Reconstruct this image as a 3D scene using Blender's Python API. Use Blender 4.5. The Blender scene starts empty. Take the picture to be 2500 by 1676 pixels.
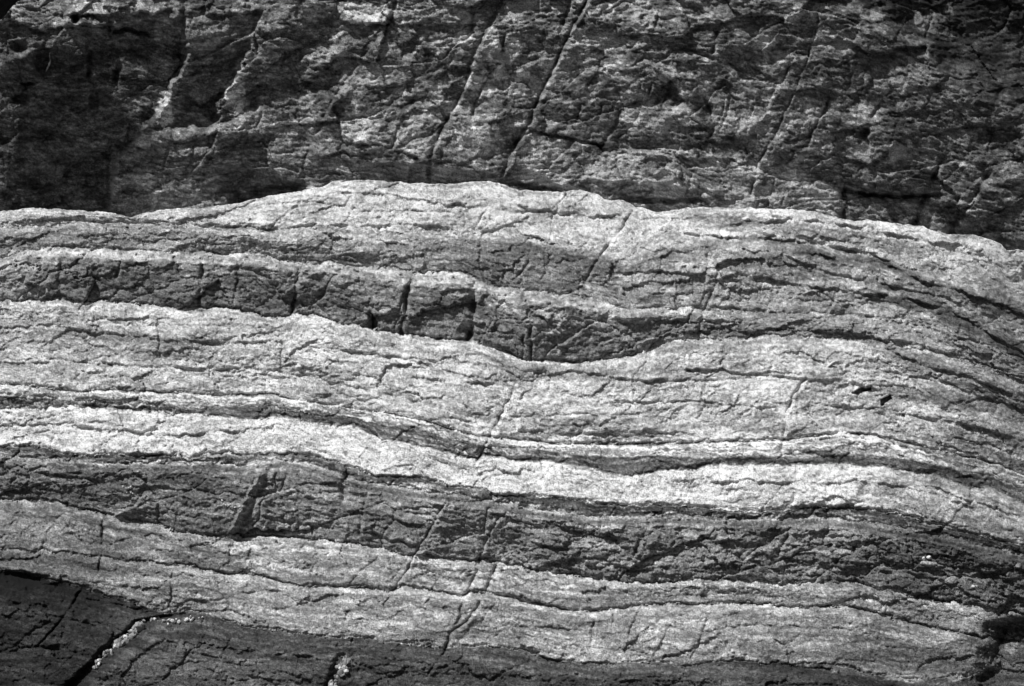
import bpy, math, random
import numpy as np
from mathutils import Vector

# ------------------------------------------------------------------ camera, sky, sun, exposure
SC = bpy.context.scene
COL = SC.collection
W0, H0 = 2500.0, 1676.0            # reference picture size used for surveying the rock lines
LENS, SENSOR = 50.0, 36.0
CAMZ = 2.45
cam_d = bpy.data.cameras.new("camera")
cam = bpy.data.objects.new("camera", cam_d)
COL.objects.link(cam)
cam.location = (0, 0, CAMZ)
cam.rotation_euler = (math.radians(90), 0, 0)
cam_d.lens = LENS
cam_d.sensor_width = SENSOR
cam_d.clip_end = 5000
SC.camera = cam

SUN_DIR = Vector((-0.42, -0.30, 0.86)).normalized()      # towards the sun: high, from the left and a little in front
elev = math.asin(SUN_DIR.z)
azim = math.atan2(SUN_DIR.x, SUN_DIR.y)                   # clockwise from +Y
world = bpy.data.worlds.new("World")
SC.world = world
world.use_nodes = True
wn = world.node_tree
for n in list(wn.nodes):
    wn.nodes.remove(n)
sky = wn.nodes.new("ShaderNodeTexSky")
sky.sky_type = 'NISHITA'
sky.sun_disc = False
sky.sun_elevation = elev
sky.sun_rotation = azim
grey = wn.nodes.new("ShaderNodeRGBToBW")                  # black-and-white film: the sky as grey light
bg = wn.nodes.new("ShaderNodeBackground")
bg.inputs['Strength'].default_value = 0.05
wo = wn.nodes.new("ShaderNodeOutputWorld")
wn.links.new(sky.outputs[0], grey.inputs[0])
wn.links.new(grey.outputs[0], bg.inputs[0])
wn.links.new(bg.outputs[0], wo.inputs[0])
sun_d = bpy.data.lights.new("sun", 'SUN')
sun_d.energy = 4.4
sun_d.angle = math.radians(2.5)
sun_d.color = (1, 1, 1)
sun = bpy.data.objects.new("sun", sun_d)
COL.objects.link(sun)
sun.rotation_euler = SUN_DIR.to_track_quat('Z', 'Y').to_euler()
SC.view_settings.view_transform = 'Standard'
SC.view_settings.look = 'None'
SC.view_settings.gamma = 1.0
SC.view_settings.exposure = 0.0
SC.view_settings.use_curve_mapping = False

# ------------------------------------------------------------------ helpers: noise
f32 = np.float32
rng = np.random.RandomState(7)
PERM = rng.permutation(4096).astype(np.int32)
GRX = np.cos(np.arange(4096) * 2.399963).astype(f32)
GRY = np.sin(np.arange(4096) * 2.399963).astype(f32)
RND = rng.rand(4096).astype(f32)
RND2 = rng.rand(4096).astype(f32)
RND3 = rng.rand(4096).astype(f32)


def hsh(ix, iy, seed):
    return PERM[(PERM[(ix + seed * 131) & 4095] + iy) & 4095]


def perlin(x, y, seed=0):
    xf, yf = np.floor(x), np.floor(y)
    ix, iy = xf.astype(np.int32), yf.astype(np.int32)
    fx, fy = (x - xf).astype(f32), (y - yf).astype(f32)
    ux = fx * fx * fx * (fx * (fx * 6 - 15) + 10)
    uy = fy * fy * fy * (fy * (fy * 6 - 15) + 10)

    def g(a, b):
        h = hsh(ix + a, iy + b, seed)
        return GRX[h] * (fx - a) + GRY[h] * (fy - b)
    n0 = g(0, 0)
    n0 += ux * (g(1, 0) - n0)
    n1 = g(0, 1)
    n1 += ux * (g(1, 1) - n1)
    return (n0 + uy * (n1 - n0)) * 1.5


def fbm(x, y, octv, seed=0, gain=0.5, lac=2.03):
    a, tot, out = 1.0, 0.0, 0.0
    for o in range(octv):
        out = out + a * perlin(x, y, seed + o * 7)
        tot += a
        a *= gain
        x = x * lac + 17.3
        y = y * lac + 5.1
    return out / tot


def worley(x, y, seed=0):
    """distance to the nearest and second nearest seed point, vector to the nearest one and its number"""
    xf, yf = np.floor(x), np.floor(y)
    ix, iy = xf.astype(np.int32), yf.astype(np.int32)
    fx, fy = (x - xf).astype(f32), (y - yf).astype(f32)
    F1 = np.full(x.shape, 9, f32)
    F2 = np.full(x.shape, 9, f32)
    DX = np.zeros(x.shape, f32)
    DY = np.zeros(x.shape, f32)
    ID = np.zeros(x.shape, np.int32)
    for a in (-1, 0, 1):
        for b in (-1, 0, 1):
            h = hsh(ix + a, iy + b, seed)
            dx = fx - a - RND[h]
            dy = fy - b - RND2[h]
            d = dx * dx + dy * dy
            near = d < F1
            F2 = np.where(near, F1, np.minimum(F2, d))
            F1 = np.where(near, d, F1)
            DX = np.where(near, dx, DX)
            DY = np.where(near, dy, DY)
            ID = np.where(near, h, ID)
    return np.sqrt(F1), np.sqrt(F2), DX, DY, ID


def facets(x, y, seed, tilt=1.0, lift=0.6):
    """broken-rock relief: each cell is a flat face with its own tilt and height"""
    F1, F2, DX, DY, ID = worley(x, y, seed)
    tx = (RND[(ID * 7 + 3) & 4095] - 0.5) * 2 * tilt
    ty = (RND2[(ID * 5 + 11) & 4095] - 0.5) * 2 * tilt
    lf = (RND3[(ID * 3 + 1) & 4095] - 0.5) * 2 * lift
    edge = np.clip(1 - (F2 - F1) / 0.06, 0, 1)
    return (tx * DX + ty * DY + lf).astype(f32), edge.astype(f32), ID


def sstep(a, b, x):
    t = np.clip((x - a) / (b - a), 0, 1)
    return t * t * (3 - 2 * t)


def saw(x):
    """small ledges: a slow rise to a lip, then a quick drop"""
    f = x - np.floor(x)
    return np.where(f < 0.72, f / 0.72, (1 - f) / 0.28).astype(f32)


def cv(pts):
    p = np.array(pts, float)
    return p[:, 0], p[:, 1]


# ------------------------------------------------------------------ helpers: picture position <-> place
def ray(u, v):
    k = SENSOR / LENS / W0
    return (u - W0 / 2) * k, (H0 / 2 - v) * k


def place(u, v, d):
    """world point at picture position u, v and distance d in front of the camera"""
    rx, rz = ray(u, v)
    return rx * d, d, CAMZ + rz * d


PX = 0.0026                          # metres per reference pixel at the outcrop


# ------------------------------------------------------------------ helpers: objects
def tag(o, label=None, cat=None, group=None, kind=None):
    for k, v in (("label", label), ("category", cat), ("group", group), ("kind", kind)):
        if v:
            o[k] = v
    return o


def empty(name, loc=(0, 0, 0)):
    o = bpy.data.objects.new(name, None)
    o.location = loc
    COL.objects.link(o)
    return o


def mesh_obj(name, verts, faces4, mat, parent=None, attrs=None, smooth=False):
    me = bpy.data.meshes.new(name)
    nv, nf = len(verts), len(faces4)
    k = faces4.shape[1]
    me.vertices.add(nv)
    me.vertices.foreach_set("co", np.ascontiguousarray(verts, f32).ravel())
    me.loops.add(nf * k)
    me.loops.foreach_set("vertex_index", np.ascontiguousarray(faces4, np.int32).ravel())
    me.polygons.add(nf)
    me.polygons.foreach_set("loop_start", np.arange(0, nf * k, k, dtype=np.int32))
    if smooth:
        me.polygons.foreach_set("use_smooth", np.ones(nf, bool))
    for an, arr in (attrs or {}).items():
        at = me.attributes.new(an, 'FLOAT', 'POINT')
        at.data.foreach_set("value", np.ascontiguousarray(arr, f32))
    me.update(calc_edges=True)
    me.materials.append(mat)
    o = bpy.data.objects.new(name, me)
    COL.objects.link(o)
    if parent is not None:
        o.parent = parent
        o.matrix_parent_inverse = parent.matrix_world.inverted()
    return o


# ------------------------------------------------------------------ materials
def rock_material(name, grain=0.30, scale=1.0, bump=0.35, base=None):
    m = bpy.data.materials.new(name)
    m.use_nodes = True
    nt = m.node_tree
    N, L = nt.nodes, nt.links
    for n in list(N):
        N.remove(n)
    out = N.new("ShaderNodeOutputMaterial")
    bs = N.new("ShaderNodeBsdfPrincipled")
    bs.inputs['Roughness'].default_value = 0.92
    bs.inputs['Specular IOR Level'].default_value = 0.12
    tc = N.new("ShaderNodeTexCoord")
    if base is None:
        at = N.new("ShaderNodeAttribute")
        at.attribute_name = "tone"
        tone = at.outputs['Fac']
    else:
        v = N.new("ShaderNodeValue")
        v.outputs[0].default_value = base
        tone = v.outputs[0]
    # mineral grains
    n1 = N.new("ShaderNodeTexNoise")
    n1.inputs['Scale'].default_value = 165 * scale
    n1.inputs['Detail'].default_value = 1
    n1.inputs['Roughness'].default_value = 0.8
    L.new(tc.outputs['Object'], n1.inputs['Vector'])
    n2 = N.new("ShaderNodeTexNoise")
    n2.inputs['Scale'].default_value = 34 * scale
    n2.inputs['Detail'].default_value = 4
    n2.inputs['Roughness'].default_value = 0.65
    L.new(tc.outputs['Object'], n2.inputs['Vector'])
    r1 = N.new("ShaderNodeMapRange")
    r1.inputs[1].default_value = 0.25
    r1.inputs[2].default_value = 0.75
    r1.inputs[3].default_value = 1 - grain * 2.4
    r1.inputs[4].default_value = 1 + grain * 2.4
    L.new(n1.outputs[0], r1.inputs[0])
    r2 = N.new("ShaderNodeMapRange")
    r2.inputs[1].default_value = 0.3
    r2.inputs[2].default_value = 0.7
    r2.inputs[3].default_value = 0.82
    r2.inputs[4].default_value = 1.18
    L.new(n2.outputs[0], r2.inputs[0])
    m1 = N.new("ShaderNodeMath")
    m1.operation = 'MULTIPLY'
    L.new(r1.outputs[0], m1.inputs[0])
    L.new(r2.outputs[0], m1.inputs[1])
    m2 = N.new("ShaderNodeMath")
    m2.operation = 'MULTIPLY'
    L.new(m1.outputs[0], m2.inputs[0])
    L.new(tone, m2.inputs[1])
    cl = N.new("ShaderNodeClamp")
    cl.inputs['Max'].default_value = 0.8
    cl.inputs['Min'].default_value = 0.01
    L.new(m2.outputs[0], cl.inputs[0])
    L.new(cl.outputs[0], bs.inputs['Base Color'])
    bp = N.new("ShaderNodeBump")
    bp.inputs['Strength'].default_value = bump
    bp.inputs['Distance'].default_value = 0.01
    L.new(n2.outputs[0], bp.inputs['Height'])
    L.new(bp.outputs[0], bs.inputs['Normal'])
    L.new(bs.outputs[0], out.inputs[0])
    return m


M_OUT = rock_material("banded_rock", grain=0.34)
M_CLIFF = rock_material("cliff_rock", grain=0.40, scale=0.85)
M_PEB = rock_material("quartz_pebble", grain=0.4, base=0.33)
M_WHITE = rock_material("white_quartz", grain=0.1, base=0.75)
M_STONE = rock_material("grey_stone", grain=0.3, base=0.16)
M_BLACK = rock_material("black_rock", grain=0.3, base=0.012)
M_GROUND = rock_material("dark_sand", grain=0.3, scale=0.5, base=0.10)

# ------------------------------------------------------------------ setting: ground
gv = np.array([(-400, -200, 0), (400, -200, 0), (400, 600, 0), (-400, 600, 0)], f32)
tag(mesh_obj("ground", gv, np.array([[0, 1, 2, 3]]), M_GROUND), kind="structure",
    label="dark sandy ground in front of the rock outcrop")

# ================================================================== the pale layered outcrop
CREST = [(-420, 470), (-200, 500), (0, 517), (77, 508), (173, 513), (269, 519), (319, 531), (335, 525), (385, 514), (440, 509), (492, 509),
         (577, 497), (654, 479), (731, 467), (788, 456), (808, 445), (877, 440), (935, 442), (1011, 448), (1108, 450), (1146, 444),
         (1208, 444), (1242, 456), (1269, 465), (1319, 467), (1377, 469), (1415, 463), (1461, 475), (1473, 487), (1523, 490),
         (1550, 504), (1607, 519), (1650, 512), (1708, 506), (1812, 508), (1869, 510), (1946, 512), (1992, 517), (2023, 527),
         (2081, 540), (2119, 538), (2177, 544), (2254, 554), (2312, 573), (2369, 573), (2408, 581), (2446, 598), (2458, 611),
         (2500, 611), (2600, 640), (2920, 760)]
H1 = [(-420, 560), (0, 560), (200, 548), (423, 552), (577, 554), (712, 562), (800, 550), (877, 566), (992, 562), (1146, 566), (1281, 575), (1358, 587),
      (1415, 600), (1531, 612), (1631, 560), (1677, 568), (1773, 575), (1869, 577), (1985, 590), (2100, 618), (2177, 645),
      (2300, 665), (2400, 690), (2500, 720), (2920, 860)]
H2 = [(-420, 660), (0, 633), (65, 611), (185, 604), (269, 610), (404, 615), (515, 619), (615, 619), (712, 638), (723, 642), (808, 640), (877, 652),
      (954, 652), (1015, 667), (1088, 663), (1146, 674), (1185, 685), (1215, 700), (1281, 711), (1338, 716), (1396, 723),
      (1454, 731), (1492, 748), (1531, 756), (1588, 756), (1700, 752), (1792, 758), (1869, 765), (1985, 767), (2150, 775),
      (2300, 800), (2400, 840), (2500, 880), (2920, 1010)]
H3 = [(-420, 740), (0, 735), (38, 735), (154, 731), (204, 742), (231, 735), (327, 740), (385, 748), (481, 754), (538, 752), (596, 762), (654, 776),
      (704, 775), (716, 765), (788, 775), (827, 790), (896, 797), (915, 806), (973, 815), (1050, 827), (1135, 831), (1185, 840),
      (1215, 850), (1242, 865), (1281, 879), (1338, 881), (1415, 885), (1454, 879), (1512, 873), (1550, 865), (1588, 850),
      (1646, 833), (1700, 829), (1754, 831), (1831, 823), (1888, 817), (1985, 825), (2081, 831), (2177, 837), (2235, 846),
      (2292, 860), (2388, 890), (2500, 935), (2920, 1060)]
L4 = [(-420, 915), (0, 938), (77, 944), (185, 960), (231, 954), (288, 952), (358, 958), (442, 960), (538, 967), (654, 962), (712, 973), (788, 987),
      (877, 1000), (954, 1012), (1012, 1023), (1069, 1038), (1146, 1062), (1204, 1069), (1300, 1077), (1358, 1084), (1454, 1086),
      (1600, 1084), (1700, 1080), (1831, 1078), (1927, 1075), (1985, 1066), (2062, 1058), (2138, 1066), (2215, 1082), (2292, 1100),
      (2369, 1118), (2427, 1132), (2500, 1160), (2920, 1300)]
D5L = [(-420, 975), (0, 996), (65, 996), (135, 996), (173, 990), (231, 996), (327, 1002), (385, 1004), (481, 1013), (558, 1019), (615, 1025), (673, 1015),
       (731, 1025), (788, 1035), (877, 1042), (927, 1073), (973, 1077), (1031, 1094), (1069, 1099), (1127, 1113), (1165, 1126),
       (1180, 1114), (1223, 1116), (1261, 1126), (1338, 1128), (1415, 1138), (1473, 1153), (1523, 1163), (1569, 1159), (1627, 1147),
       (1677, 1147), (1735, 1136), (1831, 1134), (1927, 1136), (1985, 1134), (2062, 1132), (2112, 1139), (2158, 1139), (2215, 1153),
       (2292, 1161), (2350, 1186), (2427, 1191), (2500, 1230), (2920, 1380)]
D6U = [(-420, 1080), (0, 1093), (77, 1091), (115, 1095), (154, 1109), (212, 1116), (269, 1113), (365, 1113), (442, 1114), (462, 1122), (500, 1107),
       (558, 1107), (596, 1114), (654, 1111), (712, 1109), (769, 1114), (808, 1128), (877, 1149), (915, 1164), (1012, 1166),
       (1069, 1178), (1108, 1191), (1177, 1195), (1204, 1209), (1300, 1213), (1377, 1218), (1454, 1230), (1531, 1236), (1608, 1236),
       (1696, 1238), (1773, 1245), (1869, 1249), (1985, 1238), (2062, 1241), (2138, 1249), (2215, 1261), (2273, 1284), (2369, 1303),
       (2446, 1322), (2500, 1334), (2920, 1470)]
LAM6 = [(-420, 1100), (0, 1111), (77, 1120), (154, 1124), (231, 1134), (346, 1130), (481, 1126), (558, 1132), (596, 1134), (650, 1124), (712, 1127), (769, 1136),
        (835, 1160), (877, 1174), (973, 1189), (1069, 1205), (1150, 1214), (1242, 1228), (1319, 1241), (1415, 1259), (1531, 1262),
        (1646, 1257), (1754, 1264), (1908, 1264), (2023, 1264), (2138, 1280), (2196, 1291), (2254, 1298), (2292, 1308), (2369, 1323),
        (2446, 1342), (2500, 1361), (2920, 1500)]
H7 = [(-420, 1215), (0, 1220), (96, 1224), (135, 1228), (192, 1245), (250, 1255), (308, 1264), (365, 1276), (423, 1295), (500, 1309), (577, 1309),
      (596, 1316), (635, 1309), (712, 1316), (808, 1322), (877, 1332), (954, 1347), (1006, 1362), (1018, 1355), (1069, 1363),
      (1146, 1372), (1168, 1376), (1212, 1372), (1254, 1378), (1281, 1388), (1338, 1397), (1415, 1409), (1492, 1420), (1588, 1422),
      (1715, 1418), (1773, 1416), (1869, 1424), (1946, 1426), (2092, 1424), (2138, 1436), (2196, 1445), (2235, 1457), (2269, 1468),
      (2350, 1474), (2388, 1482), (2446, 1495), (2500, 1501), (2920, 1580)]
D8 = [(-420, 1330), (0, 1340), (150, 1352), (300, 1368), (404, 1378), (462, 1384), (538, 1402), (615, 1403), (673, 1418), (731, 1434), (808, 1434),
      (877, 1435), (950, 1445), (981, 1434), (1031, 1439), (1088, 1449), (1125, 1459), (1150, 1445), (1185, 1449), (1242, 1459),
      (1300, 1474), (1377, 1488), (1435, 1495), (1492, 1488), (1550, 1480), (1608, 1477), (1715, 1478), (1831, 1474), (1927, 1484),
      (2015, 1484), (2062, 1478), (2138, 1498), (2254, 1528), (2312, 1540), (2400, 1560), (2500, 1570), (2920, 1640)]
H9 = [(-420, 1390), (0, 1396), (58, 1401), (154, 1424), (192, 1436), (269, 1455), (327, 1474), (365, 1490), (404, 1497), (423, 1495), (462, 1492),
      (519, 1499), (538, 1511), (596, 1532), (654, 1537), (731, 1549), (788, 1557), (877, 1558), (954, 1568), (1012, 1576),
      (1085, 1585), (1108, 1580), (1165, 1580), (1223, 1584), (1281, 1591), (1338, 1611), (1396, 1618), (1473, 1626), (1531, 1618),
      (1608, 1618), (1677, 1630), (1754, 1618), (1812, 1614), (1850, 1622), (1908, 1622), (1985, 1627), (2042, 1622), (2100, 1640),
      (2215, 1661), (2331, 1656), (2420, 1640), (2500, 1640), (2920, 1690)]
VB = 1800.0
LINES = [CREST, H1, H2, H3, L4, D5L, D6U, LAM6, H7, D8, H9]

u_ax = np.concatenate([np.arange(-420, -12, 12), np.arange(-12, 2512, 2.15), np.arange(2512, 2920, 12)]).astype(f32)
NU = len(u_ax)
rr = np.concatenate([np.linspace(0, 0.955, 590), np.linspace(0.955, 1, 12)[1:]]).astype(f32)
zl = []
for k, L in enumerate(LINES):
    x, y = cv(L)
    z = np.interp(u_ax, x, y)
    z = z + fbm(u_ax / (60.0 if k else 26.0), u_ax * 0 + k * 9.7, 2 if k else 4, 300 + k, 0.6) * (4 if k else 5)
    zl.append(z.astype(f32))
zl.append(np.full(NU, VB + 40, f32))
Z = np.array(zl)
for k in range(1, len(Z)):
    Z[k] = np.maximum(Z[k], Z[k - 1] + 7)
U = np.broadcast_to(u_ax[None, :], (len(rr), NU)).astype(f32)
V = (Z[0][None, :] + (VB - Z[0][None, :]) * rr[:, None]).astype(f32)
NB = len(Z) - 1
VW = (V + (fbm(U / 30, V / 17, 5, 330, 0.62) * 13) * sstep(0, 30, V - Z[0][None, :])).astype(f32)
VW = np.maximum(VW, Z[0][None, :])
bed = np.zeros(V.shape, np.int32)
for k in range(1, NB):
    bed += (VW >= Z[k][None, :])
cols = np.broadcast_to(np.arange(NU)[None, :], V.shape)
top = Z[bed, cols]
bot = Z[bed + 1, cols]
T = bot - top
t = np.clip((VW - top) / T, 0, 1)
meanT = np.array([float(np.mean(Z[k + 1][60:-60] - Z[k][60:-60])) for k in range(NB)], f32)
cum = np.concatenate([[0], np.cumsum(meanT)]).astype(f32)
S = cum[bed] + t * meanT[bed]           # coordinate across the bedding, follows every bed

#         crest H1   H2   H3   L4   D5L  D6U  LAM6  H7   D8   H9
B_TONE = [0.62, 0.48, 0.19, 0.58, 0.60, 0.72, 0.20, 0.20, 0.32, 0.29, 0.062]
B_RHO = [0.85, 0.70, 0.30, 0.85, 0.80, 0.85, 0.60, 0.55, 0.80, 0.85, 0.70]
B_A = [0.30, 0.22, 0.20, 0.12, 0.30, 0.22, 0.5, 0.16, 0.25, 0.16, 0.2]
B_CUT = [2, 6, 10, 7, 5, 8, 4, 9, 9, 8, 0]
B_ROUGH = [0.65, 1.2, 1.05, 0.75, 0.55, 0.6, 1.1, 1.45, 0.65, 0.65, 0.8]
arr = lambda a: np.array(a, f32)[bed]
SLOPE = 0.76
rho, aa, cut, rough = arr(B_RHO), arr(B_A), arr(B_CUT), arr(B_ROUGH)
qh = (1 - rho) * (1 - sstep(0, 1, t / aa)) + rho * (1 - t)
h = (SLOPE * np.minimum(T, 170) * ((1 - t) - qh)).astype(f32)
h -= cut * sstep(0.0, 1.0, 1 - (bot - VW) / 9.0)
tone = arr(B_TONE).copy()

# pale lips of the beds: own colour plus sunlit tread brightness painted in
lipn = fbm(U / 55, V / 16, 4, 335, 0.62)
lip = sstep(0.42, 0.08, t + lipn * 0.5) * (bed == 2)
tone = tone * (1 - lip) + 0.50 * lip
lip = sstep(16, 6, (VW - top) + lipn * 26) * ((bed == 4) | (bed == 8) | (bed == 9) | (bed == 3) | (bed == 1))
tone = tone * (1 - 0.6 * lip) + 0.62 * 0.6 * lip

# soft fade of the block bed and the middle band towards the right, where the beds thin out
fr = sstep(1480, 1760, U + fbm(U / 90, V / 60, 3, 11) * 120)
blk = (bed == 2)
tone = np.where(blk, tone * (1 - fr) + 0.40 * fr, tone)
h = np.where(blk, h * (1 - 0.6 * fr), h)
nb1 = fbm(U / 120, S / 34, 4, 21, 0.6)
b1 = (bed == 1)
tone = np.where(b1, np.clip(0.44 + nb1 * 0.42, 0.14, 0.62), tone)
lf = sstep(140, 10, U + fbm(U / 60, V / 40, 3, 14) * 110)
tone = np.where(blk, tone * (1 - lf) + 0.38 * lf, tone)


def between(up, lo, soft=10, wob=14, seed=0):
    """mask of a band between two rock lines, with an uneven edge"""
    xu, yu = cv(up)
    xl, yl = cv(lo)
    a = np.interp(U, xu, yu)
    b = np.interp(U, xl, yl)
    n = fbm(U / 50, V / 18, 5, 400 + seed, 0.68) * wob * 1.4
    soft = soft * 0.6
    m = sstep(-soft, soft, V - a + n) * sstep(-soft, soft, b - V + n)
    e0, e1 = max(xu[0], xl[0]), min(xu[-1], xl[-1])
    m *= sstep(e0 - 30, e0 + 30, U + n * 3) * sstep(e1 + 30, e1 - 30, U + n * 3)
    return m.astype(f32)


def streak(pts, hw, soft=8, wob=12, seed=0):
    x, y = cv(pts)
    p = list(zip(x, y))
    return between([(a, b - hw) for a, b in p], [(a, b + hw) for a, b in p], soft, wob, seed)


def paint(mask, val, k=1.0):
    global tone
    tone = tone * (1 - mask * k) + val * mask * k


# ---- darker mica-rich seams inside the beds
paint(between([(1030, 600), (1146, 575), (1250, 592), (1350, 598), (1440, 615), (1510, 630)],
              [(1030, 640), (1110, 662), (1185, 690), (1280, 702), (1400, 712), (1510, 700)], seed=1), 0.15, 0.9)
paint(streak([(1500, 700), (1570, 722), (1640, 735)], 20, seed=2), 0.20, 0.8)
paint(streak([(1690, 690), (1740, 680), (1800, 690), (1860, 700)], 16, seed=22), 0.24, 0.7)
paint(streak([(-420, 590), (100, 585), (300, 590), (500, 590), (700, 600)], 18, seed=3), 0.30, 0.6)
paint(streak([(700, 605), (850, 610), (1000, 622), (1100, 615)], 24, seed=4), 0.26, 0.7)
paint(streak([(1800, 545), (1900, 556), (2000, 568), (2100, 585), (2200, 600), (2270, 612)], 17, seed=5), 0.26, 0.75)
paint(streak([(1690, 535), (1750, 545), (1830, 548), (1870, 550)], 18, seed=25), 0.24, 0.75)
paint(streak([(1930, 606), (2015, 622), (2090, 634), (2158, 645), (2200, 673), (2254, 694), (2331, 716), (2500, 775)], 15, seed=6), 0.14, 0.9)
paint(streak([(2130, 705), (2200, 725), (2273, 742), (2331, 778), (2408, 812), (2500, 868), (2700, 960)], 24, seed=7), 0.16, 0.85)
paint(streak([(1750, 640), (1850, 640), (1950, 655), (2050, 680)], 22, seed=8), 0.30, 0.6)
paint(streak([(1600, 850), (1700, 846), (1780, 850), (1870, 845)], 12, seed=9), 0.26, 0.6)
paint(streak([(1560, 800), (1640, 795), (1700, 800)], 26, seed=10), 0.19, 0.8)
paint(streak([(1700, 808), (1800, 806), (1888, 806), (1985, 812), (2081, 820), (2150, 830)], 12, seed=11), 0.20, 0.8)
paint(streak([(2160, 850), (2220, 880), (2300, 905), (2369, 925), (2500, 985), (2700, 1060)], 22, seed=12), 0.20, 0.8)
paint(streak([(2200, 960), (2300, 975), (2400, 985), (2500, 1020)], 18, seed=13), 0.24, 0.7)
paint(streak([(1300, 905), (1400, 910), (1500, 905), (1600, 905), (1720, 898), (1850, 892)], 13, seed=14), 0.30, 0.6)
paint(streak([(1170, 880), (1215, 895), (1270, 915), (1330, 905)], 20, seed=15), 0.24, 0.7)
paint(streak([(2080, 1046), (2180, 1060), (2292, 1082), (2400, 1100), (2500, 1140)], 14, seed=16), 0.20, 0.75)
paint(streak([(60, 795), (150, 812), (230, 822), (330, 826), (400, 835), (520, 832)], 11, seed=17), 0.22, 0.7)
paint(streak([(40, 775), (100, 790), (140, 800)], 18, seed=18), 0.28, 0.6)
paint(streak([(1300, 1030), (1450, 1035), (1600, 1030), (1750, 1040), (1850, 1045), (1930, 1050)], 13, seed=19), 0.34, 0.6)
paint(streak([(1950, 1050), (2020, 1036), (2100, 1040), (2180, 1055)], 9, seed=20), 0.32, 0.6)
# dark thin bed D5
D5U = [(135, 977), (212, 969), (327, 973), (404, 985), (462, 996), (538, 996), (596, 987), (654, 985), (712, 994), (788, 1002), (846, 1014),
       (896, 1027), (954, 1031), (1012, 1042), (1069, 1065), (1127, 1075), (1204, 1095), (1261, 1107), (1319, 1097), (1377, 1113),
       (1454, 1113), (1531, 1118), (1608, 1112), (1700, 1120), (1831, 1114), (1927, 1114), (1965, 1101), (2023, 1099), (2081, 1105),
       (2138, 1114), (2215, 1122), (2292, 1134), (2369, 1149), (2427, 1161), (2465, 1176), (2500, 1191), (2920, 1330)]
d5 = between(D5U, D5L, soft=4, wob=8, seed=30)
paint(d5, 0.085, 0.92)
paint(streak([(-420, 960), (0, 978), (40, 982), (62, 986)], 13, 4, 6, 31), 0.09, 0.9)
# pale foot of the dark bed (bright lamina) and dark patches in it
paint(between(D6U, [(a, b - 6) for a, b in LAM6], 4, 8, 32), 0.06, 0.85)
paint(streak(LAM6, 6, 4, 7, 33), 0.40, 0.8)
paint(streak([(a, b + 15) for a, b in LAM6[4:]], 4, 4, 7, 54), 0.08, 0.6)
paint(streak([(a, b + 24) for a, b in LAM6[7:]], 4, 4, 8, 55), 0.30, 0.5)
# dark band above the D8 line
paint(streak([(430, 1368), (538, 1385), (615, 1388), (673, 1402), (731, 1418), (808, 1420), (950, 1430)], 15, 6, 8, 34), 0.20, 0.8)
paint(streak([(985, 1424), (1040, 1428), (1120, 1442)], 13, 6, 8, 35), 0.21, 0.8)
paint(streak([(1150, 1432), (1242, 1445), (1300, 1462), (1377, 1472), (1435, 1480), (1500, 1472), (1550, 1468), (1650, 1468)], 14, 6, 8, 36), 0.19, 0.8)
paint(streak([(1650, 1468), (1750, 1462), (1850, 1460)], 8, 6, 8, 37), 0.22, 0.7)
paint(streak([(1925, 1466), (1970, 1462), (2020, 1472)], 14, 5, 6, 38), 0.17, 0.8)
paint(streak([(2090, 1478), (2160, 1498), (2230, 1515), (2310, 1528)], 22, 8, 12, 39), 0.20, 0.75)
paint(streak([(180, 1330), (260, 1345), (330, 1365), (400, 1378)], 14, 8, 10, 40), 0.26, 0.7)
paint(streak([(60, 1268), (160, 1290), (240, 1310)], 10, 8, 10, 41), 0.28, 0.6)
paint(streak([(-420, 1300), (0, 1270), (60, 1275)], 9, 8, 8, 42), 0.27, 0.6)
# dark patches along the foot of the pale bed
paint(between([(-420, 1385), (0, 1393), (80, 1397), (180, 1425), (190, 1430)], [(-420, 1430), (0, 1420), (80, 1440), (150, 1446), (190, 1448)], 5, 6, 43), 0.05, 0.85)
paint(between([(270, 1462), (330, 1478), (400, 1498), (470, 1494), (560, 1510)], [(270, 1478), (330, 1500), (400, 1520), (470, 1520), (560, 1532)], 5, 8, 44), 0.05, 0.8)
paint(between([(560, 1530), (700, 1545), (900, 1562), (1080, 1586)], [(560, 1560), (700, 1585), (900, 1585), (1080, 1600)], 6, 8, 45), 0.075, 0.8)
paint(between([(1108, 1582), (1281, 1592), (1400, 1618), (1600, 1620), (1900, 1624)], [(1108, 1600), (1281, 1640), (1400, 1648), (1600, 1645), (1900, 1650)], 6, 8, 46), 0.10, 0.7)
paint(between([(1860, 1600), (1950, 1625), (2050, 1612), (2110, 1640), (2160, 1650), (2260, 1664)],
              [(1860, 1690), (1950, 1690), (2050, 1690), (2110, 1690), (2160, 1690), (2260, 1690)], 6, 8, 47), 0.05, 0.85)  # cast shadow along the bottom edge, painted dark
# right hand lower corner: shade painted grey, sunlit gaps painted pale
paint(between([(2030, 1572), (2100, 1588), (2200, 1578), (2320, 1566), (2420, 1520)], [(2030, 1640), (2100, 1650), (2200, 1655), (2320, 1650), (2420, 1640)], 8, 10, 48), 0.17, 0.85)
paint(streak([(2180, 1655), (2240, 1660)], 7, 3, 6, 49), 0.55, 0.9)
paint(streak([(2330, 1655), (2390, 1640)], 9, 3, 6, 50), 0.55, 0.9)
paint(streak([(2340, 1500), (2370, 1515), (2405, 1530)], 16, 4, 8, 51), 0.50, 0.8)
paint(streak([(2250, 1570), (2300, 1560), (2350, 1550)], 11, 4, 8, 52), 0.50, 0.8)
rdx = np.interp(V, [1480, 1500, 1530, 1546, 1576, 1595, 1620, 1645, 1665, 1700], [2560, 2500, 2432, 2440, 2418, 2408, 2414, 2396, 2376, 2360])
right_d = U - rdx + fbm(U / 30, V / 30, 4, 61, 0.6) * 30
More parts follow.
